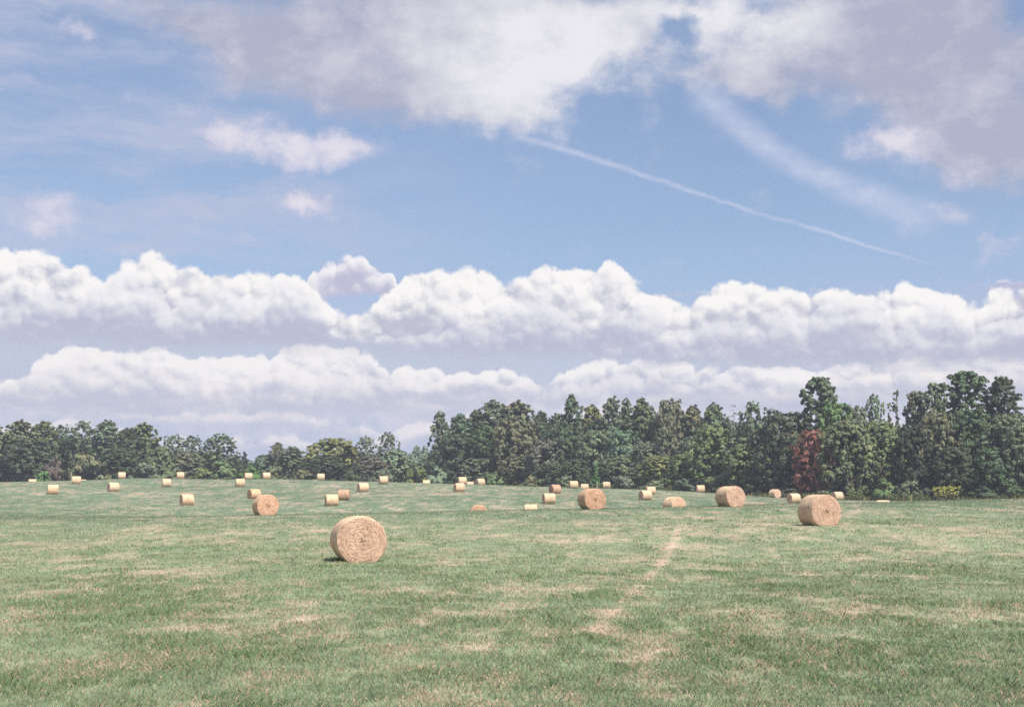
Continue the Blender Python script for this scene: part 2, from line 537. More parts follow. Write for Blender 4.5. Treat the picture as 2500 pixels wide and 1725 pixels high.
def bale_meshes(seed):
    rg = np.random.default_rng(seed)
    NT, NX = 72, 25
    th = np.linspace(0, 2 * np.pi, NT, endpoint=False)
    lump = 1 + 0.018 * np.sin(2 * th + rg.uniform(0, 6)) + 0.012 * np.sin(3 * th + rg.uniform(0, 6)) + 0.006 * np.sin(7 * th + rg.uniform(0, 6))
    sag_y = 1.03

    def prof(t, rmul, xoff):
        yy = np.sin(t) * RAD * sag_y * rmul
        zz = np.cos(t) * RAD * rmul
        zb = -RAD * 0.925
        zz = np.where(zz < zb, zb + (zz - zb) * 0.12, zz)      # flattened where it sits
        return yy, zz
    # side: slight belly, rounded shoulders
    xs = np.linspace(-1, 1, NX)
    V = []
    for i, xn in enumerate(xs):
        shoulder = 1 - 0.045 * max(0, (abs(xn) - 0.86) / 0.14) ** 2
        band = 1 + 0.006 * math.sin(xn * 9 + seed) + 0.006 * rg.uniform(-1, 1)
        rm = lump * shoulder * band * (1 + 0.004 * rg.uniform(-1, 1, NT))
        yy, zz = prof(th, rm, 0)
        V.append(np.stack([np.full(NT, xn * HALF), yy, zz], -1))
    V = np.array(V).reshape(-1, 3)
    idx = np.arange(NX * NT).reshape(NX, NT)
    nxt = np.roll(idx, -1, 1)
    Fs = np.stack([idx[:-1], idx[1:], nxt[1:], nxt[:-1]], -1).reshape(-1, 4)
    def strands(V0, F0, pts, nrm, tang, n_, L0, L1, wdt):
        pk = rg.integers(0, len(pts), n_)
        p_, n0, t0 = pts[pk], nrm[pk], tang[pk]
        d_ = unit_(t0 * rg.uniform(-1, 1, (n_, 1)) + n0 * rg.uniform(0.05, 0.75, (n_, 1)) + rg.normal(0, .35, (n_, 3)))
        sd_ = unit_(np.cross(d_, n0)) * wdt
        L_ = rg.uniform(L0, L1, (n_, 1))
        q_ = np.stack([p_ + sd_, p_ - sd_, p_ + d_ * L_ - sd_ * .5, p_ + d_ * L_ + sd_ * .5], 1).reshape(-1, 3)
        return np.vstack([V0, q_]), np.vstack([F0, np.arange(n_ * 4).reshape(n_, 4) + len(V0)])

    def unit_(v):
        return v / (np.linalg.norm(v, axis=-1, keepdims=True) + 1e-9)
    rad_n = unit_(V * np.array([0, 1, 1])); tan_n = np.cross(rad_n, [1.0, 0, 0])
    V, Fs = strands(V, Fs, V, rad_n, tan_n, 260, 0.04, 0.11, 0.005)
    side = mesh_np('wrapped_side', V, Fs, [M_SIDE], None, True)
    # ends: coiled disc, layers bulging in and out
    NR = 26
    ends = []
    for sgn in (1, -1):
        E = []
        for j in range(NR + 1):
            q = j / NR
            bulge = 0.028 * (1 - q ** 4) + 0.004 * np.sin(q * 46 + th) * (1 - q ** 8) + 0.012 * rg.uniform(-1, 1, NT) * (q < 0.99)
            if q < 0.12: bulge = bulge - 0.012 * (1 - q / 0.12)
            yy, zz = prof(th, lump * 0.955 * q * (1 + 0.0 * th), 0)
            zz = np.where(q > 0, zz, zz)
            E.append(np.stack([sgn * (HALF + bulge), yy, zz], -1))
        E = np.array(E).reshape(-1, 3)
        ie = np.arange((NR + 1) * NT).reshape(NR + 1, NT); ne = np.roll(ie, -1, 1)
        Fe = np.stack([ie[:-1], ne[:-1], ne[1:], ie[1:]], -1).reshape(-1, 4)
        if sgn < 0: Fe = Fe[:, ::-1]
        ax_n = np.tile(np.array([[sgn, 0.0, 0.0]]), (len(E), 1)); tn_ = np.cross(unit_(E * np.array([0, 1, 1])), [1.0, 0, 0])
        outer = rg.choice(len(E), 1500, p=(lambda w_: w_ / w_.sum())(np.hypot(E[:, 1], E[:, 2]) ** 1.5))
        E, Fe = strands(E, Fe, E[outer], (ax_n + 0.5 * unit_(E * np.array([0, 1, 1])))[outer], tn_[outer], 240, 0.04, 0.11, 0.006)
        ends.append(mesh_np('coiled_end', E, Fe, [M_END], None, True))
    return side, ends


bale_kit = [bale_meshes(s) for s in (1, 2, 3, 4)]
TINT = {'a': (1.0, 0.97, 0.95, 1), 'b': (0.97, 0.86, 0.78, 1), 'y': (1.03, 1.0, 0.95, 1), 'g': (0.72, 0.62, 0.62, 1)}  # g turns the hay a darker greyish pink
for i, (px, py, D, phi, sc, tint, lab) in enumerate(BALES):
    x, y, _ = at(px, py, D)
    z = tz(x, y)
    kit = bale_kit[i % 4]
    cam_dir = math.atan2(-y, -x)
    rot = cam_dir + math.radians(phi)                    # local +X (one end) towards the camera, turned by phi
    o = link('hay_bale', None, None, (x, y, z + RAD * 0.925 - 0.075), rot, (sc, sc, sc))
    tag(o, lab, 'hay bale', 'round hay bales on the field')
    rgb = random.Random(i)
    k = 0.93 + 0.12 * rgb.random()
    col = tuple(cc * k for cc in TINT[tint][:3]) + (1,)
    for nm, md in (('wrapped_side', kit[0]), ('coiled_end', kit[1][0]), ('coiled_end', kit[1][1])):
        p = link(nm, md, o)
        p.color = col
    # (roll each bale about its axis a little by choosing a mirrored axis)
    if i % 2:
        for ch in o.children: ch.scale = (1, -1, 1)

# ------------------------------------------------------------------ field posts
def post_mesh(h, rad_):
    ks = 8
    V, Fc = [], []
    for zi, (zz, rr2) in enumerate([(-0.3, 1), (h * 0.5, 0.95), (h - 0.04, 0.9), (h, 0.6)]):
        for k in range(ks):
            t = 2 * math.pi * k / ks
            V.append((math.cos(t) * rad_ * rr2 + 0.02 * zz, math.sin(t) * rad_ * rr2, zz))
    for zi in range(3):
        for k in range(ks):
            Fc.append((zi * ks + k, zi * ks + (k + 1) % ks, (zi + 1) * ks + (k + 1) % ks, (zi + 1) * ks + k))
    me = bpy.data.meshes.new('field_post')
    me.from_pydata(V, [], Fc + [tuple(range(3 * ks, 4 * ks))])
    me.materials.append(M_WOOD)
    return me


for (px, ptop, D, rad_, lab) in [(174, 1150, 247, 0.055, 'thin pale pole standing beside a hay bale below the olive bush'),
                                 (1457.5, 1176, 296, 0.075, 'short pale field post at the foot of the vivid green cone tree')]:
    x, y, zt = at(px, ptop, D)
    z = tz(x, y)
    o = link('field_post', post_mesh(max(1.2, zt - z), rad_), None, (x, y, z))
    tag(o, lab, 'post', 'posts at the field edge')


# ------------------------------------------------------------------ trees
def unit(v):
    return v / (np.linalg.norm(v, axis=-1, keepdims=True) + 1e-9)


def leaf_quads(rg, centers, outward, size, squash=1.0, up=0.35, rand=0.38):
    nL = len(centers)
    nrm = unit(outward * 1.0 + rg.normal(0, rand, (nL, 3)) + np.array([0, 0, up]))
    t = unit(np.cross(nrm, rg.normal(0, 1, (nL, 3))))
    b = np.cross(nrm, t)
    s = size * rg.uniform(0.55, 1.35, (nL, 1))
    w = rg.uniform(0.45, 0.9, (nL, 1))
    p0 = centers - t * s; p1 = centers + b * s * w + t * s * rg.uniform(-.3, .3, (nL, 1))
    p2 = centers + t * s; p3 = centers - b * s * w + t * s * rg.uniform(-.3, .3, (nL, 1))
    V = np.stack([p0, p1, p2, p3], 1).reshape(-1, 3)
    return V, np.arange(nL * 4).reshape(nL, 4)


def tube(V, Fc, p0, p1, r0, r1, ks=6, seg=4, wig=0.0, rg=None):
    p0, p1 = np.array(p0, float), np.array(p1, float)
    d = p1 - p0
    ax = d / (np.linalg.norm(d) + 1e-9)
    u = np.cross(ax, [0.3, 0.9, 0.2]); u /= np.linalg.norm(u) + 1e-9
    w = np.cross(ax, u)
    st = len(V)
    for i in range(seg + 1):
        t = i / seg
        c = p0 + d * t
        if rg is not None and 0 < i < seg: c = c + rg.normal(0, wig, 3)
        rr2 = r0 + (r1 - r0) * t
        for k in range(ks):
            an = 2 * math.pi * k / ks
            V.append(tuple(c + (u * math.cos(an) + w * math.sin(an)) * rr2))
    for i in range(seg):
        for k in range(ks):
            a_ = st + i * ks + k; b_ = st + i * ks + (k + 1) % ks
            Fc.append((a_, b_, b_ + ks, a_ + ks))


LEAF_RGB = np.array([0.150, 0.176, 0.104])


def build_tree(kind, seed):
    """unit-height tree; returns crown mesh, trunk mesh, crown radius"""
    rg = np.random.default_rng(seed * 101 + 7)
    TV, TF = [], []
    cents, outs, cols = [], [], []
    lobes = []                                   # centre, radius xy, radius z
    leaf = 0.02
    if kind == 'oak':
        R = 0.42
        ph = rg.uniform(0, 6.28, 6)
        nk = 80
        for k in range(nk):
            h = 0.05 + 0.9 * ((k + .5) / nk) ** 0.85
            tt = h / 0.97
            env = R * (min(1.0, 0.80 + 0.5 * tt) if tt < .42 else math.sqrt(max(0.015, 1 - ((tt - .42) / .6) ** 2.1)))
            an = k * 2.39996 + rg.uniform(-.3, .3)
            env *= 1 + .11 * math.sin(3 * an + ph[0] + 6 * h) + .09 * math.sin(5 * an + ph[1] - 9 * h) + .07 * math.sin(17 * h + ph[2] + 2 * an)
            rad_ = rg.uniform(0.068, 0.112)
            q = max(0.0, env - rad_ * .75) * rg.uniform(0.5, 1.0) ** 0.35
            lobes.append((np.array([q * math.cos(an), q * math.sin(an), min(h, 1 - rad_ * .9)]), rad_, rad_ * 0.9))
        ncl, nlf, leaf, z0 = 8, 26, 0.0185, 0.05
    elif kind in ('forest', 'column'):
        R = 0.2 if kind == 'forest' else 0.125
        ph = rg.uniform(0, 6.28, 6)
        nk = 150 if kind == 'forest' else 90
        for k in range(nk):
            h = 0.16 + 0.78 * ((k + 0.5) / nk) ** 0.74
            tt = (h - 0.16) / 0.78
            env = R * (0.8 + 0.42 * math.sin(tt * 2.7) - 0.72 * tt ** 6)
            an = k * 2.39996 + rg.uniform(-.3, .3)
            lump = 1 + 0.2 * math.sin(3 * an + ph[0] + 9 * h) + 0.16 * math.sin(2 * an + ph[1] - 14 * h) + .12 * math.sin(ph[2] + 31 * h)
            rad_ = (0.047 if kind == 'forest' else 0.034) * rg.uniform(0.8, 1.3)
            q = max(0.0, env * lump - rad_ * .5) * math.sqrt(rg.uniform(0.15, 1.0))
            lobes.append((np.array([q * math.cos(an), q * math.sin(an), min(h, 1 - rad_ * .8)]), rad_, rad_ * 1.1))
        for k in range(0):
            an = rg.uniform(0, 6.28); q = R * rg.uniform(0.1, .3)
            lobes.append((np.array([q * math.cos(an), q * math.sin(an), rg.uniform(.88, .94)]), 0.035, .045))
        ncl, nlf, leaf, z0 = 4, 22, 0.0155, 0.12
    elif kind == 'airy':
        R = 0.3
        ph = rg.uniform(0, 6.28, 4)
        nk = 84
        for k in range(nk):
            h = 0.26 + 0.68 * ((k + .5) / nk) ** .85
            tt = (h - .26) / .68
            env = R * (0.62 + 0.5 * math.sin(tt * 2.75) - 0.45 * tt ** 3)
            an = k * 2.39996 + rg.uniform(-.4, .4)
            env *= 1 + .25 * math.sin(3 * an + ph[0] + 7 * h) + .12 * math.sin(25 * h + ph[1])
            rad_ = rg.uniform(0.038, 0.062)
            q = max(0.0, env - rad_ * .5) * math.sqrt(rg.uniform(0.1, 1.0))
            lobes.append((np.array([q * math.cos(an), q * math.sin(an), min(h, 1 - rad_)]), rad_, rad_ * 1.0))
        ncl, nlf, leaf, z0 = 4, 22, 0.0165, 0.1
    elif kind == 'pine':
        R = 0.2
        nk = 84
        ph = rg.uniform(0, 6.28, 4)
        for k in range(nk):
            h = 0.5 + 0.465 * ((k + .5) / nk) ** 0.9
            tt = (h - 0.5) / 0.465
            env = R * (0.72 + 0.55 * math.sin(tt * 2.5) - 0.62 * tt ** 3) * (1 + .16 * math.sin(38 * h + ph[0]))
            an = k * 2.39996 + rg.uniform(-.4, .4)
            env *= 1 + .22 * math.sin(2 * an + ph[1] + 8 * h)
            rad_ = rg.uniform(0.04, 0.062)
            q = max(0.0, env - rad_ * .5) * math.sqrt(rg.uniform(0.08, 1.0))
            lobes.append((np.array([q * math.cos(an), q * math.sin(an), min(h, 0.985 - rad_ * .5)]), rad_, rad_ * 0.42))
        ncl, nlf, leaf, z0 = 7, 26, 0.0125, 0.45
    elif kind == 'bare':
        R = 0.2
        for k in range(9):
            h = 0.45 + 0.5 * k / 8
            an = k * 2.4 + rg.uniform(-.5, .5)
            q = rg.uniform(0.03, 0.16) * (1.2 - 0.6 * h)
            lobes.append((np.array([q * math.cos(an), q * math.sin(an), h]), 0.05, 0.07))
        ncl, nlf, leaf, z0 = 4, 14, 0.009, 0.1
    elif kind == 'vine':
        R = 0.12
        for k in range(14):
            h = 0.3 + 0.66 * k / 13
            fork = (h > 0.72 and k % 3 == 0)
            lobes.append((np.array([(-0.075 if fork else 0.012 * math.sin(k)), 0.01 * math.cos(k * 2), h - (0.08 if fork else 0)]), 0.03, 0.055))
        ncl, nlf, leaf, z0 = 9, 30, 0.009, 0.2
    elif kind == 'shrub':
        R = 0.75
        for k in range(13):
            h = rg.uniform(0.15, 0.72) if k else 0.74
            env = R * math.sqrt(max(0.05, 1 - (h / 1.02) ** 2))
            an = k * 2.4 + rg.uniform(-.4, .4)
            rad_ = rg.uniform(0.2, 0.3)
            q = max(0, env - rad_ * .8) * rg.uniform(0.7, 1.05) if k else 0.0
            lobes.append((np.array([q * math.cos(an), q * math.sin(an), min(h, 1 - rad_ * .8)]), rad_, rad_ * 0.8))
        ncl, nlf, leaf, z0 = 10, 40, 0.045, 0.02
    elif kind == 'cone':
        R = 0.27
        for k in range(16):
            h = 0.08 + 0.86 * k / 15
            an = k * 2.4
            rad_ = 0.12 * (1.1 - 0.75 * h)
            q = R * (1 - h) * 0.7
            lobes.append((np.array([q * math.cos(an), q * math.sin(an), min(h, .96)]), rad_, rad_ * .9))
        ncl, nlf, leaf, z0 = 9, 30, 0.026, 0.02
    elif kind == 'weeds':
        R = 0.8
        for k in range(26):
            an = k * 2.4; q = R * math.sqrt((k + .5) / 26) * 0.9
            h = rg.uniform(0.65, 0.93)
            p = np.array([q * math.cos(an), q * math.sin(an), h])
            tube(TV, TF, (p[0] * .8, p[1] * .8, 0), p, 0.012, 0.006, 4, 3, 0.01, rg)
            lobes.append((p, 0.1, 0.09))
            lobes.append((p * np.array([.9, .9, 0.55]), 0.09, 0.2))
        ncl, nlf, leaf, z0 = 4, 16, 0.035, 0.02
    # trunk and limbs
    if kind not in ('weeds',):
        tw = {'oak': .026, 'forest': .013, 'column': .012, 'airy': .013, 'pine': .014, 'bare': .010, 'vine': .018, 'shrub': .03, 'cone': .03}[kind]
        top = 0.92 if kind in ('pine', 'column', 'forest', 'bare', 'vine', 'cone') else 0.6
        if kind == 'shrub': top = .35
        tube(TV, TF, (0, 0, -0.02), (rg.normal(0, .006), rg.normal(0, .006), top), tw, tw * 0.22, 8, 7, tw * .4, rg)
        for (c, ra, rz2) in (lobes if len(lobes) < 30 else lobes[::6]):
            hz = max(0.06, min(top * .95, c[2] - (0.18 if kind in ('oak', 'airy') else 0.05)))
            if kind == 'bare': hz = max(.15, c[2] - .2)
            tube(TV, TF, (0, 0, hz), c, tw * 0.34, tw * 0.1, 5, 4, 0.008, rg)
            if kind in ('bare', 'airy'):
                for _ in range(6 if kind == 'bare' else 3):
                    tube(TV, TF, c, c + rg.normal(0, .045, 3) + np.array([0, 0, .04]), tw * .12, tw * .04, 4, 2)
    ci = 0
    for li, (c, ra, rz2) in enumerate(lobes):
        nc = ncl if ra < 0.2 or kind in ('shrub',) else ncl * 2
        d = unit(rg.normal(0, 1, (nc, 3)) + np.array([0, 0, 0.15]))
        sc = np.array([ra, ra, rz2])
        cc = c + d * sc * rg.uniform(0.55, 1.0, (nc, 1))
        lobe_t = rg.uniform(0.8, 1.2)
        for j in range(nc):
            cr = ra * rg.uniform(0.26, 0.46)
            pts = rg.normal(0, 1, (nlf, 3))
            pts = unit(pts) * rg.uniform(0.2, 1.0, (nlf, 1)) ** 0.6 * cr
            pts[:, 2] *= 0.82 if kind != 'column' else 1.0
            if kind == 'pine': pts[:, 2] *= 0.6
            P = cc[j] + pts
            P[:, 2] = np.maximum(P[:, 2], z0 * 0.6 + 0.01)
            cents.append(P)
            outs.append(unit(P - c) * 0.45 + unit(pts) * 0.35 + unit((P - np.array([0, 0, 0.5])) * np.array([1, 1, .6])) * 0.55)
            t = lobe_t * rg.uniform(0.8, 1.2)
            warm = rg.uniform(-1, 1)
            base = LEAF_RGB * t * np.array([1 + .12 * warm, 1, 1 - .1 * warm])
            cols.append(base * rg.uniform(0.84, 1.18, (nlf, 1)))
    C = np.concatenate(cents); O = np.concatenate(outs); K = np.concatenate(cols)
    V, Q = leaf_quads(rg, C, O, leaf * (1.0 if kind != 'pine' else 1.0), up=.3)
    K4 = np.repeat(K, 4, axis=0)
    crown = mesh_np('crown', V, Q, [M_LEAF], K4)
    tm = bpy.data.meshes.new('trunk')
    tm.from_pydata([tuple(map(float, q)) for q in TV], [], TF)
    tm.materials.append(M_PALEBARK if kind in ('bare', 'airy') else M_BARK)
    zs = V[:, 2]
    ext = np.percentile(np.hypot(V[:, 0], V[:, 1]), 97)
    return crown, tm, float(ext), float(np.percentile(zs, 99.7))


NVAR = {'oak': 4, 'forest': 4, 'column': 2, 'airy': 3, 'pine': 4, 'bare': 2, 'vine': 1, 'shrub': 3, 'cone': 1, 'weeds': 2}
KIT = {k: [build_tree(k, s + 1) for s in range(nv)] for k, nv in NVAR.items()}
for k in KIT['bare'] + KIT['airy']:
    pass

# tints multiply the leaf colour; dark also paints in shade among the crowns
T = dict(
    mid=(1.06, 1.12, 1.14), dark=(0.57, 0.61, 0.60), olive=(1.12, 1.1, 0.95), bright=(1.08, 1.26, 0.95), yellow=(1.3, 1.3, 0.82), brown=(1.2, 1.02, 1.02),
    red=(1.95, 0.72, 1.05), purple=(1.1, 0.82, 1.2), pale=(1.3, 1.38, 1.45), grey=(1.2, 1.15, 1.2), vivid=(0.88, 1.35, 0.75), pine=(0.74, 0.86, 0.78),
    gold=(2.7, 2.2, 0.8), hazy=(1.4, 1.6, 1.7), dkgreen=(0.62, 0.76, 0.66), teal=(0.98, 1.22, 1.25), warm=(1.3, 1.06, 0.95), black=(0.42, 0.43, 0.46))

edge = np.array(EDGE)


def edgeD(px):
    return float(np.interp(px, edge[:, 0], edge[:, 2]))


# px centre, top row, half width px, extra distance behind the wood edge, kind, tint, label
TREES = [
    # ---- hedge row on the far hill
    (-100, 1035, 60, 8, 'oak', 'mid', 'broad green tree beyond the red-tinged tree at the end of the hill row'),
    (-22, 1030, 42, 14, 'forest', 'olive', 'tall olive tree next to the red-tinged tree at the end of the hill row'),
    (50, 1026, 38, 20, 'forest', 'brown', 'tall tree with a reddish tinge in its top at the end of the hill row'),
    (108, 1028, 36, 22, 'forest', 'olive', 'olive tree with an even rounded top, between the red-tinged tree and a paler one'),
    (152, 1036, 30, 30, 'airy', 'teal', 'paler blue-green tree in the dip beside the bare-stemmed tree'),
    (70, 1072, 58, 4, 'oak', 'dark', 'big dark leafy tree at the field edge under the red-tinged tree'),
    (205, 1027, 36, 14, 'airy', 'mid', 'loose-crowned tree showing a pinkish bare stem above the olive bush'),
    (262, 1026, 32, 12, 'forest', 'mid', 'tall tree with a rounded head between the bare-stemmed tree and the dense dark tree'),
    (312, 1046, 30, 6, 'forest', 'dark', 'dense dark tree crowded between two taller rounded ones'),
    (350, 1033, 36, 12, 'forest', 'olive', 'last tall tree of the hill row before its skyline drops'),
    (292, 1092, 44, 2, 'oak', 'dark', 'dark low tree filling the foot of the tall hill trees'),
    (392, 1092, 32, 4, 'oak', 'mid', 'low round tree below the step in the hill skyline'),
    (425, 1060, 34, 22, 'airy', 'pale', 'pale airy tree just past the step in the hill skyline'),
    (470, 1062, 32, 24, 'airy', 'teal', 'blue-green airy tree standing against the pale airy tree'),
    (456, 1105, 38, 8, 'oak', 'grey', 'greyish low tree under the pale airy pair'),
    (541, 1058, 42, 18, 'airy', 'mid', 'separate full-crowned airy tree with a wedge of sky on both sides'),
    (598, 1102, 17, 16, 'cone', 'dark', 'small dark pointed conifer in the low gap of the hill row'),
    (645, 1110, 26, 16, 'oak', 'teal', 'small rounded tree in the low gap, beside a narrow brownish tree'),
    (679, 1080, 20, 16, 'forest', 'brown', 'narrow brownish tree rising from the low gap'),
    (714, 1090, 30, 12, 'forest', 'mid', 'medium green tree leaning on the narrow brownish tree'),
    (815, 1070, 62, 14, 'oak', 'yellow', 'wide yellow-green domed tree in the hill row'),
    (797, 1110, 46, 2, 'oak', 'dark', 'dark-footed low tree standing before the wide yellow-green dome'),
    (893, 1064, 30, 26, 'airy', 'pale', 'thin pale tree just behind the edge of the wide yellow-green dome'),
    (947, 1054, 28, 20, 'airy', 'grey', 'tallest airy grey tree between the yellow-green dome and the woods'),
    (905, 1112, 38, 4, 'oak', 'purple', 'low purplish dark tree under the airy grey trees'),
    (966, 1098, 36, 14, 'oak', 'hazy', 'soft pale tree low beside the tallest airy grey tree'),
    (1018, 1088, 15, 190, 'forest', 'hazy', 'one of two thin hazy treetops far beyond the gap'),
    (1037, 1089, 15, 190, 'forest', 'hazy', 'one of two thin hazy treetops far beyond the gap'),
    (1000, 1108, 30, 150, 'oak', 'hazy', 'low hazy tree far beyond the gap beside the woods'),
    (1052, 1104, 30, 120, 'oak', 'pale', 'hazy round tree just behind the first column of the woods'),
    # ---- the main wood, skyline
    (1075, 1005, 24, 10, 'column', 'mid', 'narrow columnar tree that begins the main wood'),
    (1122, 1011, 34, 16, 'forest', 'teal', 'rounded blue-green tree beside the narrow columnar one'),
    (1165, 1000, 30, 22, 'forest', 'mid', 'stepped treetop rising toward the high green dome'),
    (1206, 979, 46, 20, 'forest', 'mid', 'high green domed treetop, first peak of the wood'),
    (1264, 980, 46, 20, 'forest', 'brown', 'high brownish domed treetop beside the green first peak'),
    (1322, 1005, 26, 26, 'forest', 'dark', 'lower dark treetop where the skyline dips'),
    (1358, 1010, 26, 30, 'forest', 'teal', 'spiky blue-green treetop at the bottom of the skyline dip'),
    (1396, 964, 28, 14, 'column', 'mid', 'tall thick column that stands out above the wood skyline'),
    (1444, 990, 30, 24, 'forest', 'yellow', 'yellowish treetop just after the tall thick column'),
    (1494, 970, 32, 20, 'forest', 'mid', 'pointed green treetop after the yellowish one'),
    (1528, 974, 22, 26, 'column', 'teal', 'thin spire between the pointed treetop and a ragged one'),
    (1568, 973, 34, 20, 'forest', 'olive', 'ragged olive treetop with a dark hollow below it'),
    (1636, 976, 42, 18, 'oak', 'brown', 'smooth brownish domed treetop in the middle of the wood'),
    (1692, 990, 32, 22, 'forest', 'warm', 'rusty brown treetop beside the smooth brownish dome'),
    (1744, 985, 32, 18, 'forest', 'mid', 'green treetop before the bare pale twigs'),
    (1792, 986, 30, 22, 'bare', 'grey', 'bare pale twiggy tree among the green treetops'),
    (1838, 980, 36, 14, 'airy', 'mid', 'airy round treetop at the end of the wood skyline with sky showing through'),
    (1886, 1030, 30, 24, 'bare', 'grey', 'twiggy half bare tree in the sky gap before the dark oak'),
    # ---- the main wood, middle rank
    (1118, 1060, 48, 5, 'oak', 'dark', 'dark tree at the wood edge under the columnar start'),
    (1190, 1040, 48, 6, 'oak', 'dkgreen', 'deep green tree under the first high dome'),
    (1256, 1018, 54, 6, 'oak', 'brown', 'large brown-green crown under the brownish high dome'),
    (1330, 1072, 44, 3, 'oak', 'purple', 'purplish dark crown beneath the skyline dip'),
    (1384, 1040, 40, 8, 'oak', 'dkgreen', 'green rounded crown under the tall thick column'),
    (1455, 1050, 44, 8, 'oak', 'mid', 'plain green crown under the yellowish treetop'),
    (1520, 1048, 44, 8, 'oak', 'teal', 'blue-green crown under the thin spire'),
    (1580, 1078, 44, 5, 'oak', 'mid', 'rounded crown beneath the ragged olive treetop'),
    (1632, 1034, 38, 9, 'airy', 'grey', 'greyish thin-leaved crown beneath the smooth brownish dome'),
    (1690, 1066, 36, 8, 'oak', 'teal', 'blue-green crown between the greyish thin one and the bright dome tree'),
    (1738, 1037, 52, 3, 'oak', 'bright', 'bright green domed tree standing forward of the wood'),
    (1800, 1060, 40, 7, 'forest', 'mid', 'upright green tree just behind the bright green domed tree'),
    # ---- the main wood, low front rank
    (1262, 1112, 44, 1, 'oak', 'warm', 'low rusty tree at the foot of the large brown-green crown'),
    (1166, 1118, 40, 1, 'oak', 'mid', 'low green tree behind the single crest bale'),
    (1345, 1128, 36, 0, 'oak', 'dkgreen', 'low deep green tree at the edge by the dusky pink bale'),
    (1405, 1120, 34, 1, 'oak', 'dark', 'low dark tree next to the vivid green cone tree'),
    (1510, 1112, 44, 0, 'oak', 'olive', 'low olive tree with deep shade under its branches'),
    (1608, 1112, 46, 0, 'oak', 'yellow', 'yellow-green low tree near the overlapping bale pair'),
    (1668, 1108, 36, 1, 'oak', 'bright', 'small bright tree between the yellow-green one and the bright dome'),
    (1818, 1084, 46, 2, 'oak', 'bright', 'fresh green tree in front of the first dark oak'),
    (1455, 1140, 13, -6, 'cone', 'vivid', 'small vivid green cone tree at the wood edge'),
    # ---- dark oaks and pines
    (1912, 1003, 66, 6, 'oak', 'dark', 'big dark oak nearest the red tree'),
    (1986, 1050, 42, 2, 'oak', 'red', 'maroon red tree squeezed between the dark oaks'),
    (2066, 1024, 62, 3, 'oak', 'olive', 'big olive oak on the other side of the red tree'),
    (2148, 1030, 52, 10, 'oak', 'bright', 'soft light green tree filling the gap between oak groups'),
    (2000, 921, 48, 22, 'pine', 'pine', 'tall tiered pine standing alone above the red tree'),
    (2040, 982, 46, 16, 'oak', 'vivid', 'fresh green crown hugging the tall lone pine'),
    (2090, 992, 40, 18, 'oak', 'mid', 'green crown sloping down from the tall lone pine'),
    (2134, 962, 30, 34, 'airy', 'hazy', 'pale hazy tree between the lone pine and the vine-clad snag'),
    (2186, 952, 17, 26, 'vine', 'warm', 'vine-clad dead snag, a thin forked brown spire'),
    (2234, 955, 30, 30, 'pine', 'grey', 'thin greyish pine beside the vine-clad snag'),
    (2280, 935, 30, 28, 'pine', 'pale', 'pale pine half hidden by the broadest pine'),
    (2356, 906, 58, 20, 'pine', 'pine', 'broadest and tallest pine, with a rounded head'),
    (2446, 921, 42, 18, 'pine', 'dark', 'dark narrow-headed pine at the end of the pine row'),
    (2226, 1040, 46, 2, 'oak', 'black', 'very dark brown-tinged oak below the thin greyish pine'),
    (2292, 1008, 54, 5, 'oak', 'brown', 'brownish oak crown below the pale pine'),
    (2372, 996, 56, 6, 'oak', 'dkgreen', 'deep green oak crown right below the broadest pine'),
    (2466, 1010, 66, 3, 'oak', 'mid', 'wide green oak below the dark narrow-headed pine'),
    (2570, 990, 70, 8, 'oak', 'dark', 'dark oak beyond the wide green one at the picture edge'),
    (2330, 1090, 46, -1, 'oak', 'dark', 'low dark tree behind the golden weeds'),
    (2420, 1092, 44, -1, 'oak', 'dkgreen', 'low deep green tree next to the golden weeds'),
]
